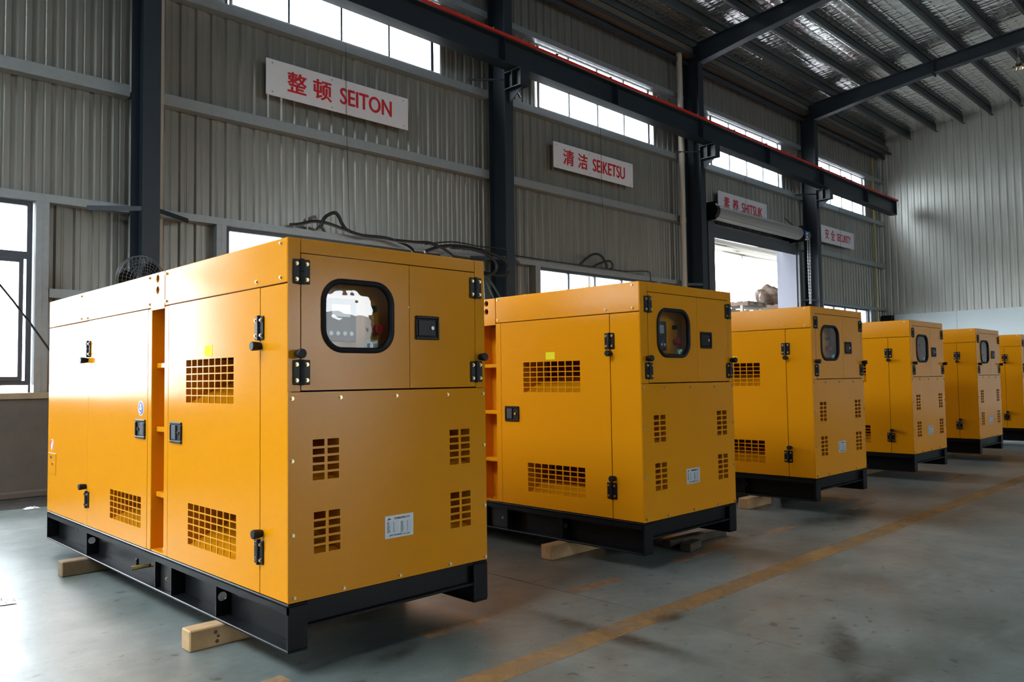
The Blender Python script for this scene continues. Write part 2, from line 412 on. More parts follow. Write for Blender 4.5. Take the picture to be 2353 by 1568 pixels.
def lettering_mesh(me, F, u0, u1, v0, v1, n, mirror, bold):
    xs = [v.co.x for v in me.vertices]; ys = [v.co.y for v in me.vertices]
    xa, xb, ya, yb = min(xs), max(xs), min(ys), max(ys)
    V = []; P = []; h = bold * (v1 - v0)
    for k, (a_, b_) in enumerate(((0, 0), (-1, 0), (1, 0), (0, -.6), (0, .6)) if bold else ((0, 0),)):
        o = len(V)
        for v in me.vertices:
            a = (v.co.x - xa) / (xb - xa); b = (v.co.y - ya) / (yb - ya)
            if mirror: a = 1 - a
            V.append(F(u0 + h + a * (u1 - u0 - 2 * h) + a_ * h, v0 + h * .6 + b * (v1 - v0 - 1.2 * h) + b_ * h, n + k * .0002))
        P += [[o + i for i in p.vertices] for p in me.polygons]
    m2 = bpy.data.meshes.new('lettering'); m2.from_pydata(V, [], P); return m2
def lettering(body, F, u0, u1, v0, v1, n, m, parent, name='lettering', bold=0.0, mirror=False, label=None):
    c = bpy.data.curves.new('text', 'FONT'); c.body = body; c.size = 1; c.resolution_u = 4
    t = bpy.data.objects.new('text', c); C.objects.link(t)
    me = bpy.data.meshes.new_from_object(t.evaluated_get(bpy.context.evaluated_depsgraph_get()))
    bpy.data.objects.remove(t)
    me = lettering_mesh(me, F, u0, u1, v0, v1, n, mirror, bold)
    me.materials.clear(); me.materials.append(m)
    o = put(name, me, parent)
    if label: o['label'] = label
    return o

def smooth_path(pts, n=6):
    P = [Vector(p) for p in pts]; out = []
    for i in range(len(P) - 1):
        p0, p1, p2, p3 = P[max(i - 1, 0)], P[i], P[i + 1], P[min(i + 2, len(P) - 1)]
        for k in range(n):
            t = k / n
            out.append(.5 * ((2 * p1) + (p2 - p0) * t + (2 * p0 - 5 * p1 + 4 * p2 - p3) * t * t + (3 * p1 - p0 - 3 * p2 + p3) * t ** 3))
    out.append(P[-1]); return out

# ------------------------------------------------------------------ dimensions of the hall
XL, XR = -10.0, 26.9           # end walls
YB, YF = 9.98, -12.6           # long walls (cladding plane)
COLX = [-8.22, -2.36, 3.50, 9.36, 15.40, 21.20]   # right edges of the wall columns
def roof_z(y):                  # underside of the purlins
    d = abs(y + 1.4); return 8.66 + .092 * (11.11 - d)

# ground and floor
g = MB(); g.box(-60, 90, -60, 90, -.4, -.07); g.build('ground', M['ground'])['kind'] = 'structure'
floor = struct('floor')
xs = [-10.0, -8.9, -2.75, 3.355, 9.4, 15.4, 21.3, 26.95]
for a, b in zip(xs[:-1], xs[1:]):
    f = MB(); f.box(a + .004, b - .004, YF - .1, YB + .35, -.07, 0); f.build('floor_slab', M['floor'], floor)
f = MB(); f.box(.2, 26.8, 2.325, 2.465, -.01, .0012); f.build('floor_line', M['line'], floor)['label'] = 'worn ochre aisle line'
for a, b in ((1.15, 1.62), (2.33, 2.83), (3.36, 3.80), (4.36, 4.80), (5.62, 6.0), (7.1, 7.6), (9.7, 10.3)):
    f = MB(); f.box(a, b, 2.945, 3.03, -.01, .001); f.build('floor_dash', M['dash'], floor)['label'] = 'worn red-ochre dash'
for (cx, cy, lx, ly, rz) in ((2.94, 2.35, .22, 1.5, 0.0), (3.55, 1.55, .9, .22, .5), (3.15, 1.3, .8, .25, -.2), (2.1, 2.9, .5, .2, .4), (6.6, 2.9, 1.6, .5, 0)):
    f = MB(); n_ = 20
    P = [(lx / 2 * math.cos(2 * math.pi * k / n_), ly / 2 * math.sin(2 * math.pi * k / n_)) for k in range(n_)]
    f.prism(P, 'z', -.01, .0008); o = f.build('oil_stain', M['oil'], floor, (cx, cy, 0)); o.rotation_euler = (0, 0, rz)
rnd = random.Random(3)
f = MB(); n_ = 24
P = [((.10 + .06 * rnd.random()) * math.cos(2 * math.pi * k / n_) * 1.2, (.05 + .05 * rnd.random()) * math.sin(2 * math.pi * k / n_)) for k in range(n_)]
f.prism(P, 'z', -.01, .0016); f.build('oil_stain', M['oil'], floor, (3.36, 2.33, 0))
f = MB(); f.prism([(-1.6, 9.7), (-1.6, 8.75), (.6, 8.9), (1.6, 8.95), (2.6, 8.8), (4.2, 9.1), (4.4, 9.7)], 'z', -.01, .001); f.build('damp_patch', M['wet'], floor)

# ------------------------------------------------------------------ profiled sheet walls
def rib_profile(a, b, phase=0.112, pitch=.2):
    """x, depth pairs of a trapezoidal sheet (grooves run away from the room)"""
    pts = [(a, 0.0)]
    k = math.floor((a - phase) / pitch) - 1
    while phase + k * pitch < b + pitch:
        c = phase + k * pitch
        for dx, d in ((-.034, 0), (-.027, .026), (.014, .026), (.036, 0), (.085, 0), (.092, .004), (.105, .004), (.112, 0)):
            if a < c + dx < b: pts.append((c + dx, d))
        k += 1
    pts.append((b, 0.0)); return pts
def cladding(parent, m, a, b, z0, z1, P, t=.004, phase=.112):
    """P(u, depth, z) -> world point"""
    mb = MB(); pr = rib_profile(a, b, phase)
    fr = [[mb.bm.verts.new(P(u, d, z)) for u, d in pr] for z in (z0, z1)]
    bk = [[mb.bm.verts.new(P(u, d + t, z)) for u, d in pr] for z in (z0, z1)]
    for i in range(len(pr) - 1):
        mb.bm.faces.new((fr[0][i], fr[0][i + 1], fr[1][i + 1], fr[1][i])); mb.bm.faces.new((bk[1][i], bk[1][i + 1], bk[0][i + 1], bk[0][i]))
        for q in (0, 1): mb.bm.faces.new((fr[q][i], bk[q][i], bk[q][i + 1], fr[q][i + 1]))
    for i in (0, -1): mb.bm.faces.new((fr[0][i], fr[1][i], bk[1][i], bk[0][i]))
    return mb.build('cladding_sheet', m, parent, smooth=False)

PB = lambda u, d, z: (u, YB + d, z)
PF = lambda u, d, z: (u, YF - d, z)
PR = lambda u, d, z: (XR + d, u, z)
PL = lambda u, d, z: (XL - d, u, z)

wb = struct('wall_back')
CLER = [(-7.2, -3.6), (-1.32, 2.28), (4.56, 8.16), (10.48, 14.12), (16.44, 19.97), (22.20, 25.55)]
LOWW = [(-7.2, -3.5), (-0.95, 2.29), (4.50, 8.1), (10.40, 14.0), None, (22.15, 25.47)]
SILL, HEAD = 6.20, 7.42
LS, LH = 1.20, 3.23
bays = list(zip([-10.0] + [], [0]))
edges = [-10.0, -8.32, -2.46, 3.4, 9.26, 15.3, 21.1, 26.9]
# above the clerestory, between clerestory and low windows
cladding(wb, M['clad'], XL, 16.0, LH, SILL, PB)
cladding(wb, M['clad'], 16.0, 20.7, 4.70, SILL, PB)
cladding(wb, M['clad'], 20.7, XR, LH, SILL, PB)
cladding(wb, M['clad'], XL, XR, HEAD, 9.0, PB)
prev = XL
for a, b in CLER:
    cladding(wb, M['clad'], prev, a, SILL, HEAD, PB); prev = b
cladding(wb, M['clad'], prev, XR, SILL, HEAD, PB)
prev = XL
for w in LOWW:
    a, b = w if w else (16.0, 20.7)
    cladding(wb, M['clad'], prev, a, 1.06, LH, PB); prev = b
cladding(wb, M['clad'], prev, XR, 1.06, LH, PB)
# masonry dado with curb and ledge
for a, b in ((XL, 16.2), (20.5, XR)):
    d = MB(); d.box(a, b, 9.78, 10.12, 0, 1.05, .01); d.build('masonry_dado', M['masonry'], wb)
    d = MB(); d.box(a, b, 9.70, 9.775, 0, .07, .01); d.build('curb', M['masonry'], wb)
    d = MB(); d.box(a, b, 9.76, 10.06, 1.052, 1.118, .004); d.build('sill_ledge', M['rust'], wb)
# girts: C-sections, one length per bay
def girt(a, b, z0, z1, y0=9.83, m='galv'):
    mb = MB()
    mb.box(a, b, y0, y0 + .008, z0, z1); mb.box(a, b, y0 + .0085, YB - .002, z1 - .008, z1); mb.box(a, b, y0 + .0085, YB - .002, z0, z0 + .008)
    return mb.build('girt', M[m], wb)
for i in range(7):
    a, b = edges[i] + (.12 if i else 0), edges[i + 1] - (.12 if i < 6 else .02)
    girt(a, b, 4.64, 4.78); girt(a, b, 6.04, 6.17); girt(a, b, 7.45, 7.56)
    if i == 5:
        continue
    girt(a, b, 3.235, 3.325)
girt(2.45, 3.28, 2.17, 2.27); girt(3.62, 4.3, 2.17, 2.27)
def post(x0, x1, z0, z1):
    mb = MB(); mb.box(x0, x1, 9.825, 9.833, z0, z1); mb.box(x0, x0 + .006, 9.834, 9.976, z0, z1); mb.box(x1 - .006, x1, 9.834, 9.976, z0, z1)
    mb.box((x0 + x1) / 2 - .003, (x0 + x1) / 2 + .003, 9.822, 9.8245, z0, z1)
    mb.build('window_post', M['galv'], wb)
for w in LOWW:
    if w:
        post(w[1] + .02, w[1] + .15, 1.12, 3.233); post(w[0] - .15, w[0] - .02, 1.12, 3.233)

wn = [0]
def window(x0, x1, z0, z1, mull, y=9.93, transom=None, m='alu', fr=.05, dep=.07):
    wn[0] += 1
    w = struct('window_%d' % wn[0])
    mb = MB()
    mb.box(x0, x0 + fr, y - dep / 2, y + dep / 2, z0, z1, .004); mb.box(x1 - fr, x1, y - dep / 2, y + dep / 2, z0, z1, .004)
    mb.box(x0 + fr, x1 - fr, y - dep / 2, y + dep / 2, z0, z0 + fr, .004); mb.box(x0 + fr, x1 - fr, y - dep / 2, y + dep / 2, z1 - fr, z1, .004)
    mb.build('frame', M[m], w)
    for q in mull:
        if m == 'alu_white':
            mb = MB(); e = .028 if q == mull[-1] else .016; mb.box(q - e, q + e, y - .015, y + .015, z0 + fr, z1 - fr); mb.build('mullion', M['alu'], w); continue
        mb = MB(); mb.box(q - .022, q + .022, y - dep / 2 + .01, y + dep / 2 - .01, z0 + fr, z1 - fr, .003); mb.build('mullion', M[m], w)
    if transom:
        mb = MB(); mb.box(x0 + fr, x1 - fr, y - dep / 2 + .003, y + dep / 2 - .003, transom - .04, transom + .04, .004); mb.build('transom', M[m], w)
    e = [x0 + fr] + sorted(mull) + [x1 - fr]
    rows = [(z0 + fr, z1 - fr)] if not transom else [(z0 + fr, transom - .04), (transom + .04, z1 - fr)]
    for a, b in zip(e[:-1], e[1:]):
        for r0, r1 in rows:
            mb = MB(); mb.box(a, b, y - .003, y + .003, r0, r1); mb.build('pane', M['glass'], w)
            if transom and r0 < transom - .1:   # opening sash of the lower light
                mb = MB(); s_ = .045
                mb.box(a + .03, a + .03 + s_, y - .055, y - .02, r0, r1, .003); mb.box(b - .03 - s_, b - .03, y - .055, y - .02, r0, r1, .003)
                mb.box(a + .03 + s_, b - .03 - s_, y - .055, y - .02, r0, r0 + s_, .003); mb.box(a + .03 + s_, b - .03 - s_, y - .055, y - .02, r1 - s_, r1, .003)
                mb.build('sash', M[m], w)
    return w
for k, (a, b) in enumerate(CLER):
    n4 = (b - a - .18) / 4
    window(a, b, SILL, HEAD, [a + n4 * q for q in (1, 2, 3, 4)], m='alu_white', fr=.03, dep=.05)
    portal('sky_portal', ((a + b) / 2, 9.9, (SILL + HEAD) / 2), b - a, HEAD - SILL, (0, -1, 0))
for w in LOWW:
    if not w: continue
    a, b = w
    if a < 3:  window(a, b, LS, LH, [a + .81, a + 1.62, a + 2.43], transom=2.63)
    else:      window(a, b, LS, LH, [a + .84, a + 1.62, a + 2.48])
    portal('sky_portal', ((a + b) / 2, 9.86, (LS + LH) / 2), b - a, LH - LS, (0, -1, 0))

# end wall on the right with its pale lower panels
wr = struct('wall_right')
cladding(wr, M['clad_end'], YF, YB, 3.05, 10.0, PR, phase=.07)
for k in range(12):
    y1 = 9.62 - k * 1.85
    if y1 - 1.85 < YF: break
    d = MB(); d.box(XR - .05, XR + .1, y1 - 1.847, y1, 0, 3.11, .004); d.build('wall_panel', M['lowpanel'], wr)
d = MB(); d.box(XR - .01, XR + .1, 9.625, YB, 0, 3.11); d.build('corner_panel', M['masonry'], wr)
d = MB(); d.box(XR - .01, XR + .1, YF - .1, -10.74, 0, 3.11); d.build('corner_panel', M['masonry'], wr)
# left end wall with the open vehicle door, long wall behind the camera
wl = struct('wall_left')
LD = (4.0, 6.4)
cladding(wl, M['clad_end'], YF, LD[0], 0, 10.0, PL); cladding(wl, M['clad_end'], LD[1], YB, 0, 10.0, PL); cladding(wl, M['clad_end'], LD[0], LD[1], 3.2, 10.0, PL)
portal('sky_portal', (XL + .05, sum(LD) / 2, 1.6), LD[1] - LD[0], 3.2, (1, 0, 0))
wf = struct('wall_front')
FD = (8.9, 12.8); SILLF, HEADF = 6.0, 7.6
cladding(wf, M['clad_end'], XL, XR, HEADF, 9.0, PF); cladding(wf, M['clad_end'], XL, FD[0], 3.2, SILLF, PF); cladding(wf, M['clad_end'], FD[1], XR, 3.2, SILLF, PF); cladding(wf, M['clad_end'], FD[0], FD[1], 3.5, SILLF, PF)
CLERF = CLER[1::3]
prev = XL
for a, b in CLERF: cladding(wf, M['clad_end'], prev, a, SILLF, HEADF, PF); prev = b
cladding(wf, M['clad_end'], prev, XR, SILLF, HEADF, PF)
d = MB(); d.box(XL, FD[0], YF - .15, YF + .1, 0, 3.2); d.build('masonry_dado', M['masonry'], wf)
d = MB(); d.box(FD[1], XR, YF - .15, YF + .1, 0, 3.2); d.build('masonry_dado', M['masonry'], wf)
for a, b in CLERF: window(a, b, SILLF, HEADF, [a + 0.86 * q for q in (1, 2, 3, 4)], y=YF - .05, m='alu_white', fr=.03, dep=.05); portal('sky_portal', ((a + b) / 2, YF + .02, (SILLF + HEADF) / 2), b - a, HEADF - SILLF, (0, 1, 0))
portal('sky_portal', (sum(FD) / 2, YF + .12, 1.75), FD[1] - FD[0], 3.5, (0, 1, 0))

# pale building added behind the camera, dims the sky mirrored in the nearest viewing window
nb = struct('added_building')
cladding(nb, M['white'], -20, 50, 0, 5.0, lambda u, d, z: (u, -32 - d, z))
# ------------------------------------------------------------------ roof
ceil = struct('ceiling')
RL = (-7.2, -2.5)              # unseen rooflight strip left of the frame, sized to light the generator sides
mb = MB(); mb.prism([(8.0, roof_z(8.0) + .24), (1.0, roof_z(1.0) + .24), (1.0, roof_z(1.0) + .25), (8.0, roof_z(8.0) + .25)], 'x', RL[0], RL[1]); mb.build('unseen_rooflight_pane', M['glass'], ceil, smooth=False)
portal('sky_portal', (sum(RL) / 2, 4.5, roof_z(4.5) + .16), RL[1] - RL[0], 7.0, (0, 0, -1))
for s_ in (1, -1):
    ys = [YB + .1, 8.0, 5.2, 2.8, 1.0, -1.4] if s_ == 1 else [-1.4, -4, -7, -10, YF - .1]
    for a, b in zip(ys[:-1], ys[1:]):
        for (x0, x1) in (((XL - .1, RL[0]), (RL[1], XR + .1)) if s_ == 1 and 1.0 <= b and a <= 8.0 else ((XL - .1, XR + .1),)):
            mb = MB(); mb.prism([(a, roof_z(a) + .22), (b, roof_z(b) + .22), (b, roof_z(b) + .27), (a, roof_z(a) + .27)], 'x', x0, x1)
            mb.build('insulation_foil', M['foil'], ceil, smooth=False)
py = [9.71 - .775 * k for k in range(15)]
for y in py + [-2.8 - q for q in py]:
    z = roof_z(y); mb = MB()
    mb.box(XL, XR - .02, y - .004, y + .004, z + .0085, z + .205); mb.box(XL, XR - .02, y - .065, y + .004, z, z + .008); mb.box(XL, XR - .02, y + .0045, y + .07, z + .197, z + .205)
    mb.build('purlin', M['purlin'], ceil, smooth=False)
mb = MB(); mb.prism([(9.62, 8.42), (9.62, 8.62), (9.82, 8.66), (9.82, 8.42)], 'x', XL, XR - .02); mb.build('eave_gutter', M['gutter'], ceil)
for (y, z, r) in ((9.78, 8.30, .055), (9.55, 8.40, .04)):
    mb = MB(); mb.cyl((XL, y, z), (XR - .03, y, z), r, 10); mb.build('eave_tube', M['column'], ceil)

# ------------------------------------------------------------------ columns, rafters, corbels
lab = {3.50: 'slate blue H-column behind the nearest generator, left of the SEITON sign', 9.36: 'slate blue H-column between the SEITON and SEIKETSU signs',
       15.40: 'slate blue H-column beside the cream downpipe and the shutter door', 21.20: 'slate blue H-column right of the shutter door, chain hanging before it'}
for i, x in enumerate(COLX):
    c = thing('steel_column', lab.get(x, 'slate blue H-column outside the photo, %s bay to the left' % ('second' if i == 0 else 'first')), 'column', (x - .1, 9.65, 0), 0, 'H-columns along the long wall')
    mb = MB()
    mb.box(-.1, .1, -.2, -.186, 0, 8.66); mb.box(-.1, .1, .186, .2, 0, 8.66); mb.box(-.005, .005, -.1855, .1855, 0, 8.66)
    mb.build('shaft', M['column'], c)
    mb = MB(); mb.box(-.16, .16, -.26, .26, 0, .022, .004); mb.build('base_plate', M['column'], c)
    # corbel under the crane beam
    zt = 6.385 - .0105 * (x - 9.36)
    k = MB(); k.box(-.1, .1, -.57, -.201, zt - .014, zt); k.box(-.1, .1, -.57, -.201, zt - .30, zt - .286)
    k.box(-.005, .005, -.57, -.201, zt - .2855, zt - .0145); k.box(-.1, .1, -.582, -.5705, zt - .30, zt)
    k.box(-.1, -.006, -.38, -.368, zt - .2855, zt - .0145); k.box(.006, .1, -.38, -.368, zt - .2855, zt - .0145)
    k.prism([(-.201, zt - .30), (-.54, zt - .30), (-.201, zt - .52)], 'x', -.006, .006)
    k.build('corbel', M['column'], c)
    for q in (-1, 1):
        b = MB(); b.prism([(-.185, 3.20), (-.185, 3.255), (.17, 3.255), (.17, 3.20)], 'x', -.004, .004)
        for v in b.bm.verts: v.co.x += q * (.1 + (v.co.y + .185) * 1.35)
        b.build('knee_brace', M['column'], c)
        b = MB(); b.tube([(q * .1, -.19, zt - .12), (q * .62, .14, zt - .16)], .02, 8); b.build('brace_rod', M['column'], c)
    # rafter (part of the frame bolted to the column top)
    rf = MB()
    def rz_(y): return roof_z(y)
    yy = [9.45, 8.2, 6.4, 4, 1.5, -1.4]
    dp = [.46, .38, .31, .34, .36, .38]
    for (a, da), (b, db) in zip(zip(yy[:-1], dp[:-1]), zip(yy[1:], dp[1:])):
        ta, tb = rz_(a) - .004, rz_(b) - .004
        for (o0, o1, hw) in ((0, .012, .1), (None, None, .1)):
            if o0 is not None: pl = [(a, ta), (b, tb), (b, tb - .012), (a, ta - .012)]
            else: pl = [(a, ta - da), (b, tb - db), (b, tb - db + .014), (a, ta - da + .014)]
            rf.prism([(p - 9.65, q) for p, q in pl], 'x', -.1, .1)
        rf.prism([(a - 9.65, ta - .0125), (b - 9.65, tb - .0125), (b - 9.65, tb - db + .0145), (a - 9.65, ta - da + .0145)], 'x', -.005, .005)
    rf.box(-.1, .1, 6.38 - 9.65, 6.42 - 9.65, rz_(6.4) - .38, rz_(6.4) - .006)
    # far half of the frame
    yy = [-1.4, -5, -9.5, -12.2]; dp = [.38, .35, .33, .46]
    for (a, da), (b, db) in zip(zip(yy[:-1], dp[:-1]), zip(yy[1:], dp[1:])):
        ta, tb = rz_(a) - .004, rz_(b) - .004
        rf.prism([(a - 9.65, ta), (b - 9.65, tb), (b - 9.65, tb - db), (a - 9.65, ta - da)], 'x', -.05, .05)
    rf.build('rafter', M['column'], c, smooth=False)
for x in COLX:
    mb = MB(); mb.box(x - .2, x, YF + .1, YF + .5, 0, 8.6); o = mb.build('trim_1', M['column']); o['kind'] = 'structure'

# crane runway beam with the red conductor rail
cb = thing('crane_beam', 'long dark steel crane runway beam carried on wall corbels under a red rail', 'beam', (0, 9.25, 0))
def bz(x): return 6.388 - .0105 * (x - 9.36)
mb = MB()
for (y0, y1, a, b) in ((-.125, .125, 0, .014), (-.005, .005, .0145, .4055), (-.125, .125, .406, .42)):
    pl = [(XL + .05, bz(XL) + a), (26.05, bz(26.05) + a), (26.05, bz(26.05) + b), (XL + .05, bz(XL) + b)]
    mb.prism(pl, 'y', y0, y1)
mb.build('beam_section', M['column'], cb, smooth=False)
for k in range(12):
    x = XL + 1.0 + k * 2.98
    s_ = MB(); s_.box(x, x + .01, -.12, -.0055, bz(x) + .016, bz(x) + .404); s_.build('stiffener', M['column'], cb)
mb = MB()
for v in (1,):
    mb.prism([(XL + .05, bz(XL) + .425), (26.1, bz(26.1) + .425), (26.1, bz(26.1) + .47), (XL + .05, bz(XL) + .47)], 'y', -.15, -.10)
mb.build('conductor_rail', M['redrail'], cb, smooth=False)['label'] = 'red conductor rail'
for k in range(24):
    x = XL + .6 + k * 1.5
    s_ = MB(); s_.box(x, x + .05, -.155, -.095, bz(x) + .471, bz(x) + .495, .004); s_.build('rail_clip', M['plastic'], cb)
mb = MB(); mb.box(26.06, 26.10, -.10, .10, bz(26) + .0, bz(26) + .45); mb.build('end_stop', M['column'], cb)

# downpipes
def downpipe(x, y, z0, z1, r, label):
    t = thing('downpipe', label, 'pipe', (x, y, z0))
    mb = MB(); mb.cyl((0, 0, 0), (0, 0, z1 - z0), r, 14); mb.build('pipe', M['pvc'], t)
    z = .6
    while z < z1 - z0:
        mb = MB(); mb.cyl((0, 0, z), (0, 0, z + .1), r + .008, 14); mb.build('pipe_joint', M['pvc'], t)
        z += 2.0
    mb = MB(); mb.box(-r - .012, r + .012, -.012, .9 * (9.83 - y), 2.5, 2.53); mb.build('bracket', M['galv'], t)
downpipe(14.87, 9.72, .0, 8.45, .062, 'cream plastic downpipe left of the shutter door column')
downpipe(3.615, 9.77, .0, 8.45, .038, 'slim cream downpipe against the right side of the nearest column')
t = thing('conduit', 'thin mottled yellow conduit running up the wall near the far corner', 'pipe', (26.1, 9.88, 0))
mb = MB(); mb.cyl((0, 0, 1.13), (.05, 0, 8.2), .03, 8); mb.build('tube', M['conduit'], t)

# ------------------------------------------------------------------ signs
def sign(label, x0, x1, z0, z1, blocks, slant=0.0):
    t = thing('wall_sign', label, 'sign', (0, 9.815, 0), 0, 'white signs along the long wall')
    xm = (x0 + x1) / 2 + .08
    for a, b in ((x0, xm - .0015), (xm + .0015, x1)):
        mb = MB(); mb.box(a, b, -.006, .01, z0, z1, .001); mb.build('board', M['sign'], t)
    for a in (x0 + .09, xm - .25, x1 - .09):
        for z in (z0 + .05, z1 - .05):
            mb = MB(); mb.cyl((a, -.006, z), (a, -.01, z), .011, 8); mb.build('screw', M['galv'], t)
    for s_, a, b, c, d, bold in blocks:
        lettering(s_, F_front, a, b, c, d, .008, M['red'], t, bold=bold)
sign('white wall sign with red lettering SEITON', 5.02, 7.40, 5.10, 5.60, [('整', 5.33, 5.63, 5.21, 5.50, .03), ('顿', 5.73, 6.035, 5.21, 5.505, .03), ('SEITON', 6.17, 7.09, 5.235, 5.482, .035)])
sign('white wall sign with red lettering SEIKETSU', 10.76, 13.19, 5.13, 5.62, [('清', 11.02, 11.34, 5.226, 5.529, .03), ('洁', 11.45, 11.74, 5.229, 5.529, .03), ('SEIKETSU', 11.89, 12.92, 5.246, 5.50, .035)])
sign('white wall sign with red lettering SHITSUK above the shutter box', 16.52, 18.88, 5.12, 5.60, [('素', 16.766, 17.042, 5.21, 5.505, .03), ('养', 17.172, 17.463, 5.195, 5.50, .03), ('SHITSUK', 17.605, 18.644, 5.215, 5.468, .035)])
sign('white wall sign with red lettering SECURITY near the far corner', 22.06, 24.32, 5.0, 5.49, [('安', 22.304, 22.55, 5.115, 5.413, .03), ('全', 22.687, 22.953, 5.11, 5.42, .03), ('SECURITY', 23.091, 24.08, 5.132, 5.36, .035)])
for x, nm in ((6.26, 'SEITON'), (12.13, 'SEIKETSU'), (17.78, 'SHITSUK'), (23.3, 'SECURITY')):
    zb_ = 3.36 if nm != 'SHITSUK' else 5.2
    t = tag(MB().tube(smooth_path([(x, 9.79, 6.16), (x, 9.785, 5.4), (x + .01, 9.79, 4.9), (x + .05, 9.78, zb_)]), .004, 5).build('window_cord', M['cable']), 'thin dark pull cord hanging in front of the %s sign' % nm, 'cord', 'pull cords of the high windows')

# ------------------------------------------------------------------ shutter door
d1 = struct('door_1')
mb = MB(); mb.box(20.42, 20.56, 9.80, 10.36, 0, 4.64, .004); mb.build('door_jamb', M['jamb'], d1)
mb = MB(); mb.box(16.08, 16.22, 9.80, 10.36, 0, 4.64, .004); mb.build('door_jamb', M['shutter_d'], d1)
mb = MB(); mb.box(16.22, 20.42, 9.99, 10.2, 4.64, 4.78, .004); mb.build('door_head', M['shutter_d'], d1)
sh = thing('roller_shutter', 'grey rolled-up shutter barrel above the open bright doorway', 'shutter', (0, 9.55, 4.95))
mb = MB(); mb.cyl((15.84, 0, 0), (20.04, 0, 0), .165, 24); mb.build('roll', M['shutter'], sh)
for k in range(14):
    a = 2 * math.pi * k / 14
    s_ = MB(); s_.tube([(15.85, .166 * math.cos(a), .166 * math.sin(a)), (20.03, .166 * math.cos(a), .166 * math.sin(a))], .006, 5); s_.build('slat_edge', M['shutter'], sh)
mb = MB(); mb.cyl((15.70, 0, 0), (15.835, 0, 0), .20, 24); mb.build('end_disc', M['plastic'], sh)
mb = MB(); mb.cyl((20.045, 0, 0), (20.10, 0, 0), .17, 24); mb.build('end_disc', M['plastic'], sh)
for k in range(4):
    mb = MB(); mb.box(16.0, 20.42, .26 - k * .03 if False else .27, .285, -.20 - .075 * k - .0745, -.20 - .075 * k, .006); mb.build('slat', M['shutter_d'], sh)
mb = MB(); mb.box(15.92, 16.18, .18, .245, -4.95, .1); mb.build('guide_rail', M['shutter_d'], sh)
mb = MB(); mb.box(20.46, 20.58, .18, .245, -4.95, .1); mb.build('guide_rail', M['shutter_d'], sh)
mb = MB(); mb.box(15.68, 15.695, -.16, .43, -.22, .2); mb.build('bracket', M['plastic'], sh)
mb = MB(); mb.box(20.105, 20.12, -.16, .43, -.22, .2); mb.build('bracket', M['plastic'], sh)
ho = thing('shutter_motor', 'small shutter drive motor with gear case at the right end of the shutter', 'motor', (20.20, 9.43, 4.9))
mb = MB(); mb.box(-.04, .07, -.1, .12, -.12, .1, .02); mb.build('gear_case', M['galv'], ho)
mb = MB(); mb.cyl((-.12, -.05, .04), (-.045, -.05, .04), .075, 14); mb.build('motor_body', M['blue'], ho)
mb = MB(); mb.cyl((-.10, -.11, -.03), (-.10, -.17, -.03), .09, 16); mb.cyl((-.10, -.109, -.03), (-.02, -.05, -.03), .02, 8); mb.build('chain_wheel', M['fan'], ho)
mb = MB(); mb.tube([(-.02, .1, .1), (-.3, .42, .5)], .012, 6); mb.build('brace', M['column'], ho)
ch = thing('hand_chain', 'long looped steel hand chain hanging from the shutter motor', 'chain', (20.10, 9.29, 4.90))
rnd = random.Random(5)
lk = None
for side in (-.06, .06):
    for k in range(42):
        z = -.05 - k * .043; x = side * (1 - (k / 46) ** 3 * .75)
        if lk is None:
            mb = MB(); pts = [(.013 * math.cos(a), 0, .026 * math.sin(a)) for a in [2 * math.pi * q / 10 for q in range(10)]]
            mb.tube(pts, .006, 5, closed=True); lk = mb.mesh('chain_link', M['galv'])
        o = put('chain_link', lk, ch, (x, 0, z)); o.rotation_euler = (0, 0, (k % 2) * 1.57)

# outside the doorway
oc = thing('loading_canopy', 'pale corrugated canopy roof outside the doorway on cream beams', 'canopy', (0, 0, 0))
mb = MB(); pr = []
x = 10.0
while x < 34: pr += [(x, 0), (x + .05, 0), (x + .08, .04), (x + .17, .04), (x + .2, 0)]; x += .2
for i in range(len(pr) - 1):
    if pr[i][0] == pr[i + 1][0]: continue
    (a, da), (b, db) = pr[i], pr[i + 1]
    for dz, fl in ((0, 0), (.004, 1)):
        q = [(a, 10.35, 4.86 + da + dz), (b, 10.35, 4.86 + db + dz), (b, 11.5, 5.0 + db + dz), (a, 11.5, 5.0 + da + dz)]
        mb.face(q if fl else q[::-1])
mb.build('canopy_sheet', M['canopy'], oc, smooth=False, recalc=False)
for (y, z, h) in ((11.6, 4.92, .1), (14.0, 5.6, .16), (17.0, 6.4, .16), (20, 7.2, .16)):
    mb = MB(); mb.box(8, 44, y, y + .12, z, z + h); mb.build('beam', M['cream'], oc)
for x in (18.0, 24.0, 30.0, 36.0):
    mb = MB(); mb.prism([(11.75, 5.03), (20, 7.17), (20, 7.3), (11.75, 5.16)], 'x', x, x + .1); mb.build('rafter', M['cream'], oc)
    mb = MB(); mb.box(x - .02, x + .12, 20.12, 20.26, -.07, 7.3); mb.build('post', M['cream'], oc)
M['skylight'] = mat('translucent_roof_sheet', (.8, .82, .82), .4)
nt = M['skylight'].node_tree; N_ = nt.nodes
tl = N_.new('ShaderNodeBsdfTranslucent'); tl.inputs[0].default_value = (.85, .87, .86, 1); mxs = N_.new('ShaderNodeMixShader'); mxs.inputs[0].default_value = .6
nt.links.new(N_['Principled BSDF'].outputs[0], mxs.inputs[1]); nt.links.new(tl.outputs[0], mxs.inputs[2]); nt.links.new(mxs.outputs[0], N_['Material Output'].inputs[0])
for k in range(9):
    x = 10 + k * 3
    mb = MB(); mb.prism([(11.6, 5.22), (20.2, 7.48), (20.2, 7.49), (11.6, 5.23)], 'x', x, x + 2.96); mb.build('roof_sheet', M['skylight'] if k % 4 else M['canopy'], oc)
rk = thing('storage_rack', 'cream steel rack outside the doorway holding pallets', 'rack', (22.2, 12.0, 0))
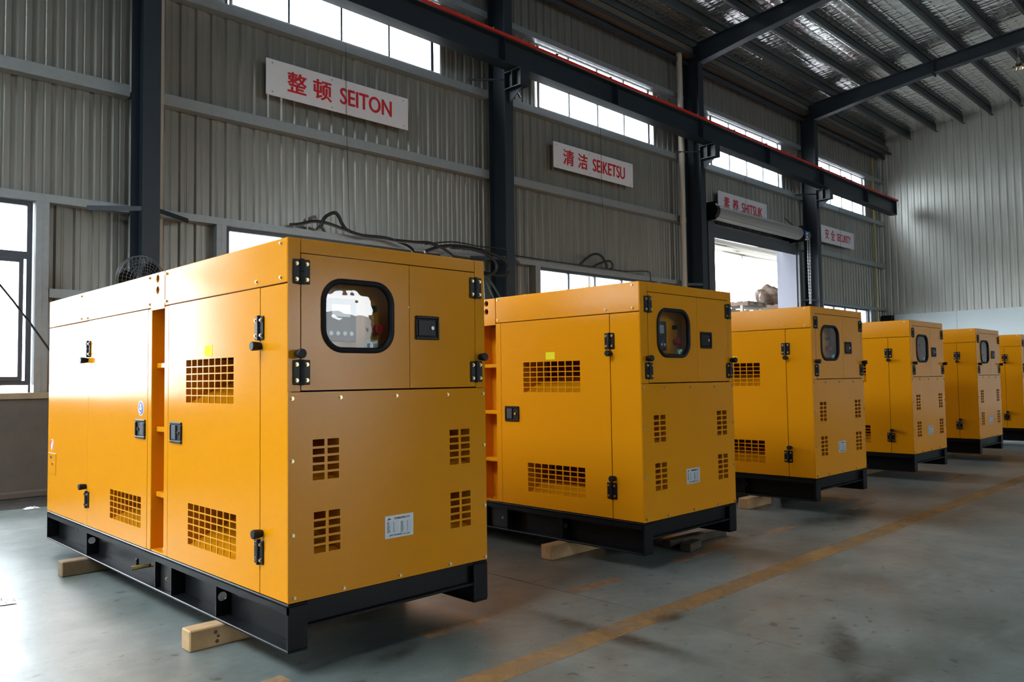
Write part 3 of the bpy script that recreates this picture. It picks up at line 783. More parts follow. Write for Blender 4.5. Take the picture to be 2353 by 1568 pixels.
for x in (-1.6, 1.75):
    for y in (-.45, .45):
        mb = MB(); mb.box(x - .04, x + .04, y - .04, y + .04, -.07, 3.22); mb.build('upright', M['cream'], rk)
for y in (-.45, .45):
    for z in (1.5, 3.12):
        mb = MB(); mb.box(-1.56, 1.71, y - .03, y + .03, z, z + .1); mb.build('beam', M['cream'], rk)
def pallet(loc, label):
    t = thing('pallet', label, 'pallet', loc, 0, 'pallets on the rack')
    for y in (-.5, -.25, 0, .25, .5):
        mb = MB(); mb.box(-.55, .55, y - .06, y + .06, .11, .135); mb.build('plank', M['pallet'], t)
    for x in (-.5, 0, .5):
        mb = MB(); mb.box(x - .05, x + .05, -.55, .55, .02, .11); mb.build('bearer', M['pallet'], t)
    mb = MB(); mb.box(-.55, .55, -.56, -.46, 0, .02); mb.build('plank', M['pallet'], t)
    mb = MB(); mb.box(-.55, .55, .46, .56, 0, .02); mb.build('plank', M['pallet'], t)
pallet((21.3, 12, 3.22), 'empty wooden pallet on the rack, left in the doorway')
pallet((23.1, 12, 3.22), 'wooden pallet on the rack under the brown wrapped bundle')
rnd = random.Random(8)
mb = MB(); r = bmesh.ops.create_icosphere(mb.bm, subdivisions=4, radius=1)
for v in r['verts']:
    n_ = 1 + .22 * math.sin(5 * v.co.x + 3 * v.co.z) * math.cos(4 * v.co.y) + .06 * math.sin(17 * v.co.x + 9 * v.co.y) * math.sin(13 * v.co.z) + .02 * (rnd.random() - .5)
    v.co = Vector((v.co.x * .36 * n_, v.co.y * .35 * n_, max(v.co.z * .34 * n_, -.30) + .30))
tag(mb.build('wrapped_bundle', M['carton'], None, (23.05, 12, 3.357)), 'crumpled brown wrapped bundle on the rack pallet seen through the doorway', 'bundle')
t = thing('engine_casting', 'small teal engine part beside the brown bundle outside the doorway', 'engine part', (23.52, 11.9, 3.357))
mb = MB(); mb.box(-.1, .1, -.14, .14, 0, .14, .02); mb.build('block', M['teal'], t)
mb = MB(); mb.cyl((0, -.08, .14), (0, -.08, .2), .04, 10); mb.build('flange', M['teal'], t)
mb = MB(); mb.box(23.38, 23.64, 11.85, 12.15, 0, 0); mb.bm.free()
tag(MB().box(-.12, .12, -.15, .15, 0, .2, .008).build('carton', M['cream'], None, (23.5, 12.25, 3.357)), 'pale carton behind the teal engine part outside the doorway', 'box')
portal('sky_portal', (18.3, 10.3, 2.3), 4.2, 4.6, (0, -1, 0))

# ------------------------------------------------------------------ generator sets
MESH = {}
def make_bolt(F):
    k = 'bolt_' + F.__name__
    if k not in MESH:
        mb = MB(); mb.disc(F, 0, 0, .0085, .0025, 0, 12); mb.disc(F, 0, 0, .0062, .008, .0026, 6); MESH[k] = mb.mesh('bolt', M['zinc'])
    return MESH[k]
def bolt(F, u, v, parent, n=0.0, name='bolt'):
    return put(name, make_bolt(F), parent, F(u, v, n))
def hinge(F, u, v, parent):
    k = 'hinge_' + F.__name__
    if k not in MESH:
        mb = MB(); mb.box(-.04, -.006, -.052, .052, 0, .006, .003, F); mb.box(.006, .04, -.052, .052, 0, .006, .003, F)
        mb.cyl(F(0, -.054, .006), F(0, -.001, .006), .0095, 12); mb.cyl(F(0, .001, .006), F(0, .054, .006), .0095, 12)
        MESH[k] = mb.mesh('hinge', M['plastic'])
    h = put('hinge', MESH[k], parent, F(u, v, .001))
    for a in (-.024, .024):
        for b in (-.033, .033):
            bolt(F, a, b, h, .0062, 'hinge_bolt')
    return h
def stopper(F, u, v, parent):
    k = 'stop_' + F.__name__
    if k not in MESH:
        mb = MB(); mb.tube([F(0, 0, 0), F(0, 0, .012), F(0, 0, .04), F(0, 0, .044)], .02, 14, rs=[.015, .018, .0205, .018]); MESH[k] = mb.mesh('door_stop', M['rubber'])
    return put('door_stop', MESH[k], parent, F(u, v, .001))
def latch(F, u0, u1, v0, v1, parent, flip, paddle=True):
    """recessed paddle latch; flip: lock on the low-u side"""
    mb = MB(); w = .014
    mb.box(u0, u1, v0, v0 + w, 0, .010, .004, F); mb.box(u0, u1, v1 - w, v1, 0, .010, .004, F)
    mb.box(u0, u0 + w, v0 + w, v1 - w, 0, .010, .004, F); mb.box(u1 - w, u1, v0 + w, v1 - w, 0, .010, .004, F)
    mb.box(u0 + w, u1 - w, v0 + w, v1 - w, .0008, .002, 0, F)
    h = mb.build('latch', M['plastic'], parent)
    iu0, iu1 = u0 + w + .004, u1 - w - .004
    f = .52 if paddle else .98
    a, b = (iu0 + (iu1 - iu0) * (1 - f), iu1) if flip else (iu0, iu0 + (iu1 - iu0) * f)
    mb = MB(); mb.box(a, b, v0 + w + .003, v1 - w - .003, .0025, .008 if paddle else .005, .003, F); mb.build('paddle', M['controller'] if paddle else M['plastic'], h)
    lu = iu0 + (iu1 - iu0) * ((.2 if flip else .8) if paddle else .78)
    mb = MB(); mb.disc(F, lu, (v0 + v1) / 2, .0095, .009, .002, 12); mb.build('lock', M['chrome'], h)
    return h
def vent_holes(u0, u1, v0, v1, nc, nr, bu=.008, bv=.006, gap=None):
    out = []; cu, cv = (u1 - u0) / nc, (v1 - v0) / nr
    for i in range(nc):
        for j in range(nr):
            out.append((u0 + i * cu + (bu / 2 if i else 0), u0 + (i + 1) * cu - (bu / 2 if i < nc - 1 else 0), v0 + j * cv + (bv / 2 if j else 0), v0 + (j + 1) * cv - (bv / 2 if j < nr - 1 else 0)))
    return out
def baffle(F, u0, u1, v0, v1, parent, d0=-.0045, d1=-.255, rise=.5):
    """sheet-metal duct behind a vent: side cheeks and a sloping floor, open to the dark inside above"""
    mb = MB(); e = .006; h = v0 + (v1 - v0) * rise
    for a, b in ((u0 - e, u0 - .001), (u1 + .001, u1 + e)):
        mb.box(a, b, v0 - e, v1 + e, d1, d0, 0, F)
    A = [F(u0 - .001, v0 - e, d0), F(u1 + .001, v0 - e, d0), F(u1 + .001, h, d1), F(u0 - .001, h, d1)]
    B = [F(u0 - .001, v0 - e - .004, d0), F(u1 + .001, v0 - e - .004, d0), F(u1 + .001, h - .004, d1), F(u0 - .001, h - .004, d1)]
    va = [mb.bm.verts.new(p) for p in A]; vb = [mb.bm.verts.new(p) for p in B]
    mb.bm.faces.new(va); mb.bm.faces.new(vb[::-1])
    for i in range(4): mb.bm.faces.new((va[i], vb[i], vb[(i + 1) % 4], va[(i + 1) % 4]))
    bk = MB(); bk.box(u0 - e, u1 + e, v0 - e, v1 + e + .05, d1 - .006, d1 - .0005, 0, F); bk.build('shade_back_panel', M['duct_shade'], parent)  # dark back sheet stands in for the shade deep in the duct
    mb.build('vent_duct', M['orange'], parent, smooth=False)
def slab(name, F, u0, u1, v0, v1, parent, n0=0, n1=-.02, bev=.0025, m='orange'):
    mb = MB(); mb.box(u0, u1, v0, v1, min(n0, n1), max(n0, n1), bev, F); return mb.build(name, M[m], parent)

def make_gen(label, loc, dx):
    t = thing('generator_set', label, 'generator', loc, 0, 'row of orange generator sets')
    Wd, L, zb, zc, zt = 1.1, 3.5, .095, .293, 1.805
    # --- skid
    sk = MB()
    for (x0, x1, wx0, wx1) in ((0, .09, .078, .09), (Wd - .09, Wd, Wd - .09, Wd - .078)):
        sk.box(x0, x1, 0, L, zc - .012, zc, .004); sk.box(x0, x1, 0, L, zb, zb + .011, .003); sk.box(wx0, wx1, .0125, L - .0125, zb + .0115, zc - .0125)
        for y0, y1 in ((0, .012), (L - .012, L)): sk.box(x0, x1, y0, y1, zb + .0115, zc - .0125)
    for x0, x1 in ((0, .005), (Wd - .005, Wd)): sk.box(x0, x1, 0, L, zc - .042, zc - .0125)
    for y0, y1 in ((.03, .042), (L - .042, L - .03)): sk.box(.0905, Wd - .0905, y0, y1, zb + .10, zc - .0125)
    for y0, y1 in ((.004, .09), (L - .09, L - .004)): sk.box(.0905, Wd - .0905, y0, y1, zb + .088, zb + .098); sk.box(.0905, Wd - .0905, y0, y1, zc - .012, zc)
    sk.box(.0905, Wd - .0905, .0905, L - .0905, zc - .012, zc - .002)
    skid = sk.build('skid_frame', M['skid'], t)
    for y, hole in ((.687, 1), (1.225, 0), (1.445, 0), (2.61, 1)):
        mb = MB(); G = lambda u, v, n: (u, y + n, v)
        if hole: mb.holed(G, .006, .0775, zb + .0115, zc - .0125, lambda a: .022, .036, zb + .100, .010, 0, 20)
        else: mb.box(.006, .0775, y, y + .010, zb + .0115, zc - .0125)
        mb.build('stiffener', M['skid'], skid)
    mb = MB(); mb.box(.030, .076, 1.24, 1.43, zb + .012, zb + .15); mb.build('fork_pocket', M['plastic'], skid)
    mb = MB(); mb.tube([(.078, 1.72, zb + .075), (.03, 1.75, zb + .07), (-.005, 1.765, zb + .066)], .013, 10, rs=[.010, .013, .014]); v_ = mb.build('drain_valve', M['brass'], skid)
    mb = MB(); mb.box(.015, .03, 1.752, 1.768, zb + .075, zb + .115, .003); mb.build('valve_lever', M['plastic'], v_)
    bolt(F_side, 3.05, zb + .11, skid, -.076); bolt(F_side, 1.27, zb + .09, skid, -.004)
    # --- left side sheets
    slab('side_panel', F_side, .0045, .2415, zc + .004, 1.612, t)
    slab('hood_panel', F_side, .0045, 1.3165, 1.617, zt, t, n0=.001)
    slab('hood_panel', F_side, 1.5195, L, 1.617, zt, t, n0=.001)
    lb = MB(); lb.holed(F_side, 1.321, 1.515, 1.603, 1.7385, lambda a: .022, 1.418, 1.708, .002, -.02, 32); lb.holed(F_side, 1.321, 1.515, 1.7385, 1.803, lambda a: .022, 1.418, 1.770, .002, -.02, 32)
    lb.build('lifting_band', M['orange'], t)
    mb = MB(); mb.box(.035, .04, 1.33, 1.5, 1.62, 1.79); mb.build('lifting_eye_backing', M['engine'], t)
    mb = MB(); mb.box(0, .13, 1.267, 1.321, zc + .004, 1.613, .003); mb.build('door_jamb', M['orange'], t)
    mb = MB(); mb.box(0, .13, 1.503, 1.556, zc + .004, 1.613, .003); mb.build('door_jamb', M['orange'], t)
    mb = MB(); mb.box(.13, .14, 1.2675, 1.5555, zc + .004, 1.6); rec = mb.build('ladder_recess', M['orange'], t)
    mb = MB(); mb.box(.004, .129, 1.3215, 1.5025, zc + .004, zc + .012); mb.build('recess_floor', M['orange'], rec)
    for z in (.585, .938, 1.285):
        mb = MB(); mb.box(.028, .129, 1.3215, 1.5025, z, z + .028, .003); mb.build('ladder_rung', M['orange'], rec)
    mb = MB(); mb.ring((.055, 1.335, 1.44), .042, .005, 'y' if False else 'x', 20, 6)
    mb.build('pull_ring', M['orange'], rec)
    bolt(lambda u, v, n: (u, v, n), .05, 1.36, rec, zc + .012); bolt(lambda u, v, n: (u, v, n), .05, 1.44, rec, zc + .012)
    # front side door
    mb = MB(); H = vent_holes(.470, 1.003, .402, .604, 8, 6) + vent_holes(.500, 1.035, 1.104, 1.317, 8, 6)
    mb.panel(F_side, .2455, 1.2635, zc + .006, 1.6125, H, 0, -.004)
    door = mb.build('side_door', M['orange'], t, smooth=False)
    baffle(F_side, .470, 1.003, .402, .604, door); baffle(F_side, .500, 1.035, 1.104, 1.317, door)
    latch(F_side, 1.080, 1.226, .893, 1.003, door, True)
    mb = MB(); mb.box(.727, .812, 1.331, 1.382, 0, .001, 0, F_side); st = mb.build('sticker', M['yellow'], door); st['label'] = 'yellow sticker'
    hinge(F_side, .2435, 1.437, t); hinge(F_side, .2435, .475, t)
    stopper(F_side, .236, 1.357, t); stopper(F_side, .222, .555, t)
    # rear side door and rear panel
    mb = MB(); mb.panel(F_side, 1.5595, 2.5895, zc + .006, 1.6125, vent_holes(1.647, 2.156, .398, .570, 8, 5), 0, -.004)
    door = mb.build('side_door', M['orange'], t, smooth=False)
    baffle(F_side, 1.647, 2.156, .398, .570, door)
    latch(F_side, 1.583, 1.730, .895, 1.002, door, False)
    mb = MB(); mb.disc(F_side, 1.658, 1.064, .042, .001, 0); s1 = mb.build('safety_sticker', M['white'], door); s1['label'] = 'round blue and white ear protection sticker'
    mb = MB(); mb.disc(F_side, 1.658, 1.064, .037, .0016, .0011); mb.build('blue_disc', M['blue'], s1)
    mb = MB(); mb.ring((-.0018, 1.658, 1.055), .017, .003, 'x', 20, 5); mb.disc(F_side, 1.658, 1.064, .011, .0024, .0017, 14); mb.box(1.650, 1.666, 1.064, 1.088, .0017, .0024, 0, F_side); mb.build('pictogram', M['white'], s1)
    hinge(F_side, 2.5905, 1.43, t); hinge(F_side, 2.5905, .465, t); stopper(F_side, 2.615, 1.357, t); stopper(F_side, 2.615, .545, t)
    slab('side_panel', F_side, 2.5925, L, zc + .004, 1.6125, t)
    mb = MB(); mb.box(3.293, 3.478, .563, .715, 0, .003, .001, F_side); fl = mb.build('service_flap', M['orange'], t)
    mb = MB(); mb.disc(F_side, 3.36, .64, .011, .008, .003, 12); mb.build('lock', M['chrome'], fl)
    mb = MB(); mb.box(3.412, 3.43, .675, .695, .0032, .0038, 0, F_side); mb.box(3.39, 3.406, .675, .695, .0032, .0038, 0, F_side); mb.build('mark', M['ink'], fl)
    mb = MB(); mb.disc(F_side, 3.395, .773, .040, .001, 0); s2 = mb.build('safety_sticker', M['white'], t); s2['label'] = 'round red prohibition sticker'
    mb = MB(); mb.ring((-.0014, 3.395, .773), .033, .003, 'x', 24, 5)
    mb.box(-.033, .033, -.003, .003, .0011, .002, 0, lambda u, v, n: F_side(3.395 + (u + v) * .7, .773 + (u - v) * .7, n)); mb.build('bar', M['stickred'], s2)
    for u, v in ((.056, 1.785), (.056, 1.64), (.272, 1.642), (1.295, 1.785), (1.295, 1.638), (1.536, 1.785), (1.536, 1.638), (2.75, 1.785), (2.75, 1.636), (2.62, 1.632)):
        bolt(F_side, u, v, t, .001)
    # --- control end (front)
    slab('corner_post', F_front, .0, .0575 + dx, 1.160, zt, t, n1=-.004, bev=.0012); slab('corner_post', F_front, 1.0365 + dx * .6, Wd, 1.160, zt, t, n1=-.004, bev=.0012)
    slab('header', F_front, .0595 + dx, 1.0345 + dx * .6, 1.7445, zt, t, n1=-.004, bev=.0012)
    o = MB(); H = []
    for (a, b, c, d) in ((.114, .242, .786, .957), (.119, .247, .481, .653), (.862, .991, .787, .957), (.864, .993, .480, .652)):
        H += vent_holes(a + dx * .5, b + dx * .5, c, d, 2, 5, .014, .0095)
    o.panel(F_front, .0, Wd, zc + .004, 1.1575, H, .0005, -.004)
    lp = o.build('end_panel', M['orange'], t, smooth=False)
    for (a, b, c, d) in ((.114, .242, .786, .957), (.119, .247, .481, .653), (.862, .991, .787, .957), (.864, .993, .480, .652)):
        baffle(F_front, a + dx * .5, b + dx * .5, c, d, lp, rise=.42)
    for u, v in ((.019, 1.132), (.25, 1.131), (.547, 1.131), (.851, 1.129), (1.083, 1.129), (.019, .874), (.022, .57), (.028, .316), (.263, .313), (.56, .313), (.857, .313), (1.086, .311), (1.085, .871), (1.086, .567)):
        bolt(F_front, u, v, t, .0008)
    # left leaf with rubber-framed viewing window
    a0, a1, b0, b1 = .1545 + dx, .535 + dx, 1.324, 1.650
    cu, cv, hu, hv, rc = (a0 + a1) / 2, (b0 + b1) / 2, (a1 - a0) / 2, (b1 - b0) / 2, .105
    def rrad(t_, e):
        hu_, hv_, r_ = hu - e, hv - e, rc - e
        lo, hi = 0, .6
        for _ in range(40):
            m_ = (lo + hi) / 2; x, y = abs(m_ * math.cos(t_)), abs(m_ * math.sin(t_))
            qx, qy = x - (hu_ - r_), y - (hv_ - r_)
            dd = math.hypot(max(qx, 0), max(qy, 0)) + min(max(qx, qy), 0) - r_
            if dd < 0: lo = m_
            else: hi = m_
        return lo
    split = .6245 + dx
    dl = MB(); dl.holed(F_front, .0615 + dx, split - .0015, 1.1645, 1.7405, lambda q: rrad(q, .012), cu, cv, 0, -.004, 64)
    leaf = dl.build('control_door', M['orange'], t)
    wn_ = MB(); nn = 64; rings = []
    prof = [(.0, 0), (.002, .008), (.010, .013), (.019, .010), (.025, .002), (.025, -.012), (.013, -.012), (.011, 0.0)]
    for (e, n) in prof:
        rings.append([wn_.bm.verts.new(F_front(cu + rrad(2 * math.pi * k / nn, e) * math.cos(2 * math.pi * k / nn), cv + rrad(2 * math.pi * k / nn, e) * math.sin(2 * math.pi * k / nn), n)) for k in range(nn)])
    for i in range(len(prof)):
        A, B = rings[i], rings[(i + 1) % len(prof)]
        for k in range(nn): wn_.bm.faces.new((A[k], A[(k + 1) % nn], B[(k + 1) % nn], B[k]))
    vw = wn_.build('viewing_window', M['rubber'], t); vw['label'] = 'black rubber window frame'
    pn = MB(); A = [pn.bm.verts.new(F_front(cu + rrad(2 * math.pi * k / nn, .0245) * math.cos(2 * math.pi * k / nn), cv + rrad(2 * math.pi * k / nn, .0245) * math.sin(2 * math.pi * k / nn), -.004)) for k in range(nn)]
    pn.bm.faces.new(A); pn.build('pane', M['glass2'], vw, smooth=False)
    gs = MB(); gs.box(cu + .035, cu + .105, b0 + .027, b0 + .062, -.0075, -.0052, 0, F_front); gk = gs.build('exit_sticker', M['green'], vw); gk['label'] = 'green and white sticker on the pane'
    gs = MB(); F2 = lambda u, v, n: F_front(u, v, n)
    gs.prism([(cu + .045, b0 + .047), (cu + .102, b0 + .060), (cu + .102, b0 + .046), (cu + .08, b0 + .042)], 'y', .0048, .0051); gs.disc(F_front, cu + .07, b0 + .034, .010, -.0048, -.0051, 12); gs.build('pictogram', M['white'], vw)
    # instrument box behind the pane
    cp = MB(); d = -.10
    cp.box(.075 + dx, split - .03, 1.21, 1.72, d - .006, d, 0, F_front)
    for (u0, u1, v0, v1) in ((.075 + dx, .08 + dx, 1.21, 1.72), (split - .035, split - .03, 1.21, 1.72), (.0805 + dx, split - .0355, 1.21, 1.215), (.0805 + dx, split - .0355, 1.715, 1.72)):
        cp.box(u0, u1, v0, v1, d + .0005, -.0125, 0, F_front)
    cpo = cp.build('control_panel', M['orange'], t, smooth=False)
    ct = MB(); ct.box(cu - .115, cu + .045, 1.378, 1.572, d + .0005, d + .016, .006, F_front); cto = ct.build('controller', M['controller'], cpo)
    lc = MB(); lc.box(cu - .085, cu + .01, 1.49, 1.545, d + .0165, d + .018, 0, F_front); lc.build('lcd_screen', M['lcd'], cpo)
    for k in range(4):
        lc = MB(); lc.disc(F_front, cu - .09 + .035 * k, 1.415, .010, d + .02, d + .0165, 12); lc.build('push_button', M['plate'], cpo)
    lc = MB(); lc.tube([F_front(cu + .15, 1.44, d), F_front(cu + .15, 1.44, d + .02), F_front(cu + .15, 1.44, d + .022), F_front(cu + .15, 1.44, d + .045)], .02, 16, rs=[.013, .013, .023, .021]); lc.build('emergency_stop', M['button'], cpo)
    lc = MB(); lc.tube([F_front(cu + .145, 1.535, d), F_front(cu + .145, 1.535, d + .012)], .016, 12); lc.box(cu + .141, cu + .149, 1.52, 1.55, d + .0125, d + .03, .002, F_front); lc.build('key_switch', M['plastic'], cpo)
    # right leaf
    rl = slab('control_door', F_front, split + .0015, 1.0345 + dx * .6, 1.1645, 1.7405, t, n1=-.004, bev=.0012)
    latch(F_front, .655 + dx * 1.2, .799 + dx * 1.1, 1.393, 1.506, rl, False, paddle=False)
    for v in (1.663, 1.240):
        hinge(F_front, .0605 + dx, v, t); hinge(F_front, 1.0385 + dx * .6, v, t)
    stopper(F_front, .043 + dx, 1.318, t); stopper(F_front, 1.066 + dx * .6, 1.314, t)
    # rating plate
    pl = MB(); pl.box(.479, .637, .487, .588, .0006, .0018, 0, F_front); plate = pl.build('rating_plate', M['plate'], t); plate['label'] = 'silver rating plate with small black print'
    lettering('GENERATING SET', F_front, .528, .618, .569, .579, .0023, M['ink'], plate, bold=.01)
    lettering('APY POWER Co.,Ltd.', F_front, .500, .617, .494, .504, .0023, M['ink'], plate, bold=.03)
    tb = MB()
    for k in range(9): tb.box(.487, .554, .512 + k * .0062, .5126 + k * .0062, .0019, .0022, 0, F_front); tb.box(.563, .630, .508 + k * .0062, .5086 + k * .0062, .0019, .0022, 0, F_front)
    rr_ = random.Random(2)
    for k in range(8):
        for (c0, c1) in ((.489, .507), (.524, .530), (.565, .583), (.601, .607)):
            z = .5134 + k * .0062 - (.004 if c0 > .55 else 0); tb.box(c0, c0 + (c1 - c0) * rr_.uniform(.6, 1), z, z + .0036, .0019, .0022, 0, F_front)
    tb.build('rating_table', M['greyink'], plate, smooth=False)
    lg = MB(); lg.prism([(.491, .568), (.499, .580), (.503, .574), (.507, .577), (.512, .571), (.508, .571), (.505, .572), (.501, .568), (.498, .573), (.496, .568)], 'y', -.0022, -.0019); lg.build('logo', M['ink'], plate)
    # --- rest of the canopy
    rf = MB(); rf.box(.021, Wd - .021, .0045, L - .021, zt - .022, zt - .001); roof = rf.build('roof_panel', M['orange'], t)
    for y in (.18, .55, .95, 1.3):
        pass
    for k, x in enumerate((.17, .42, .68, .93)): bolt(lambda u, v, n: (u, v, n), x, .06, t, zt)
    for k in range(6): bolt(lambda u, v, n: (u, v, n), .045, .5 + .55 * k, t, zt)
    FR = lambda u, v, n: (Wd + n, u, v)
    for (u0, u1, v0, v1, nm) in ((0.0045, .2415, zc + .004, 1.6125, 'side_panel'), (.2455, 1.2635, zc + .004, 1.6125, 'side_door'), (1.267, 1.556, zc + .004, 1.6125, 'side_panel'), (1.5595, 2.5895, zc + .004, 1.6125, 'side_door'), (2.5925, L, zc + .004, 1.6125, 'side_panel'), (.0045, L, 1.617, zt, 'hood_panel')):
        slab(nm, FR, u0, u1, v0, v1, t)
    slab('rear_panel', lambda u, v, n: (u, L + n, v), .021, Wd - .021, zc + .004, zt - .023, t, n0=-.001)
    en = MB(); en.box(.27, .82, .32, 3.2, zc, 1.45, .035); en.build('engine', M['engine'], t)
    return t

POS = [(1.621, 2.977), (4.030, 2.966), (6.722, 3.107), (9.421, 3.212), (12.050, 3.264), (14.709, 3.336)]
GLAB = ['nearest and largest orange generator set, its whole left side in view',
        'second orange generator set from the nearest, in front of the SEIKETSU sign',
        'third orange generator set from the nearest, in front of the open shutter door',
        'fourth orange generator set from the nearest, third counted from the far end',
        'fifth orange generator set from the nearest, next to last in the row',
        'farthest orange generator set, cut off at the end of the row']
g1 = make_gen(GLAB[0], (*POS[0], 0), 0.0)
g2 = make_gen(GLAB[1], (*POS[1], 0), 0.022)
for p, l in list(zip(POS, GLAB))[2:]:
    c = copy_tree(g2); c.location = (*p, 0); c['label'] = l

# timbers under the skids
def timber(x0, x1, y0, y1, h, label, m='wood', rz=0, knots=()):
    cx, cy = (x0 + x1) / 2, (y0 + y1) / 2
    t = thing('timber_block', label, 'timber', (cx, cy, 0), rz, 'wood blocks on the floor')
    mb = MB(); mb.box(x0 - cx, x1 - cx, y0 - cy, y1 - cy, 0, h, .006); mb.build('beam', M[m], t)
    for kx, kz, r in knots:
        k = MB(); k.cyl((kx - cx, y0 - cy - .0012, kz), (kx - cx, y0 - cy + .004, kz), r, 12); k.build('knot', M['dark_knot'], t)
M['dark_knot'] = mat('wood_knot', (.10, .045, .02), .7)
timber(1.466, 2.66, 3.573, 3.665, .0945, 'pale timber under the front of the nearest generator, knots on its face', knots=((1.585, .066, .009), (1.597, .046, .007), (1.592, .024, .009)))
timber(1.472, 2.66, 5.535, 5.625, .0945, 'brown timber under the rear of the nearest generator', 'wood2')
timber(3.857, 4.42, 3.594, 3.69, .0945, 'pale timber under the front left of the second generator')
timber(6.508, 6.95, 3.645, 3.74, .0945, 'reddish pale timber under the third generator')
for i in (1, 2):
    timber(POS[i][0] + .72, POS[i][0] + 1.08, POS[i][1] + .62, POS[i][1] + .71, .0945, 'short timber in shadow under the front right of the %s generator' % ('second', 'third')[i - 1], 'wood_shaded')
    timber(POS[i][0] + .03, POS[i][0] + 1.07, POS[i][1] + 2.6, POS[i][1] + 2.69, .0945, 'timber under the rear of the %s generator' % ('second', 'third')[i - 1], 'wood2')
for i in (3, 4, 5):
    nm = ('fourth', 'fifth', 'farthest')[i - 3]
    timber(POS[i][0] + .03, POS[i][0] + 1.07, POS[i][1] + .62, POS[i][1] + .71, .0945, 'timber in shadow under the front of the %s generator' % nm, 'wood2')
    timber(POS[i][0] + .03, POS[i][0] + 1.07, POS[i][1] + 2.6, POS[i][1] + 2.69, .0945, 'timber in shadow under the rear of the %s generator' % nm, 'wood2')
timber(4.68, 5.36, 3.20, 3.28, .055, 'dark long plank offcut on the floor under the second generator', 'wood_shaded', -.06)
timber(4.66, 4.86, 3.07, 3.15, .055, 'short dark timber offcut on the floor under the second generator', 'wood_shaded', .2)

# ------------------------------------------------------------------ cables on the ledge, hoses, fan, odds and ends
def cable(name, pts, r, label, cat='cable', m='cable', group=None, n=6):
    return tag(MB().tube(smooth_path(pts, n), r, 8).build(name, M[m]), label, cat, group)
Yc = 9.70
cable('power_cable', [(5.35, 9.78, 3.345), (5.47, Yc, 3.36), (5.65, Yc, 3.42), (5.81, Yc, 3.43), (5.98, Yc, 3.41), (6.16, Yc, 3.37), (6.4, 9.78, 3.35)], .024, 'black cable loop, the low arch on the girt above the nearest generator')
cable('power_cable', [(5.78, 9.78, 3.34), (5.79, Yc, 3.38), (5.84, Yc, 3.49), (5.93, Yc, 3.56), (6.02, Yc, 3.59), (6.08, Yc, 3.54), (6.13, Yc, 3.45), (6.22, Yc, 3.365), (6.46, Yc, 3.32), (6.84, Yc, 3.33), (7.1, Yc, 3.30), (7.36, Yc, 3.22), (7.5, 9.78, 3.1)], .026, 'thick black cable with a tall hump above the nearest generator')
cable('power_cable', [(6.9, 9.5, 3.27), (7.2, 9.4, 3.26), (7.5, 9.4, 3.28), (7.76, 9.4, 3.21), (7.95, 9.4, 3.10), (8.0, 9.45, 2.9)], .026, 'black cable dipping behind the right of the nearest generator')
cable('power_cable', [(7.4, 9.42, 3.14), (7.7, 9.4, 3.25), (8.12, 9.4, 3.30), (8.58, 9.38, 3.27), (8.9, 9.35, 3.20), (9.10, 9.35, 3.10), (9.13, 9.35, 2.98), (8.97, 9.37, 2.90), (8.65, 9.4, 2.92), (8.4, 9.42, 2.95)], .026, 'black cable looping over beside the SEIKETSU-side column')
cable('power_cable', [(7.9, 9.40, 3.26), (8.3, 9.36, 3.27), (8.62, 9.33, 3.20), (8.8, 9.33, 3.08), (8.78, 9.33, 2.95), (8.6, 9.36, 2.87), (8.3, 9.4, 2.85)], .024, 'inner black cable loop of the coil beside the column')
cable('power_cable', [(7.35, 9.36, 3.24), (7.9, 9.36, 3.34), (8.5, 9.36, 3.33), (8.96, 9.38, 3.36), (9.14, 9.425, 3.34)], .011, 'thin black cord tied above the coil to the column')
for (q, (x0, z0, x1, z1), mm) in ((0, (8.55, 2.85, 9.1, 2.2), 'hose_green'), (1, (8.45, 2.88, 8.98, 2.0), 'hose_green'), (2, (8.5, 2.95, 8.62, 1.6), 'hose_green'), (3, (8.3, 2.9, 8.45, 1.5), 'cable')):
    cable('hose', [(x0 - .2, 9.36, z0 + .02), (x0, 9.35, z0), (x0 * .6 + x1 * .4, 9.34, z0 * .75 + z1 * .25), (x1, 9.36, z1), (x1 + .05, 9.4, z1 - .8)], .018, ('greenish hose curving down next to the column, outermost', 'greenish hose curving down next to the column, middle', 'greenish hose hanging almost straight beside the coil', 'black hose hanging behind the coil')[q], 'hose', mm, 'hoses hanging beside the column')
cable('power_cable', [(11.4, 9.78, 3.34), (11.45, 9.74, 3.40), (11.6, 9.74, 3.50), (11.75, 9.74, 3.575), (11.9, 9.74, 3.60), (12.03, 9.74, 3.57), (12.13, 9.74, 3.48), (12.19, 9.74, 3.38), (12.2, 9.78, 3.34)], .024, 'black cable arch on the girt under the SEIKETSU sign')
cable('power_cable', [(11.8, 9.76, 3.35), (11.95, 9.72, 3.42), (12.15, 9.72, 3.48), (12.27, 9.72, 3.49), (12.34, 9.72, 3.43), (12.33, 9.73, 3.36), (12.3, 9.77, 3.34)], .022, 'smaller black cable loop beside the arch under the SEIKETSU sign')
cable('power_cable', [(9.67, 9.76, 3.35), (10.3, 9.77, 3.345), (11.0, 9.78, 3.345), (12.3, 9.78, 3.345), (12.84, 9.78, 3.345), (13.3, 9.77, 3.39), (13.58, 9.76, 3.40), (13.66, 9.76, 3.36), (13.69, 9.78, 3.2)], .012, 'thin black lead lying along the girt under the SEIKETSU sign')
cable('slanting_rod', [(1.2, 9.3, 3.06), (1.874, 9.3, 2.218), (2.07, 9.3, 1.945), (2.292, 9.3, 1.618), (3.3, 9.3, .0)], .011, 'thin dark rod slanting across the window beside the nearest generator', 'rod', n=2)

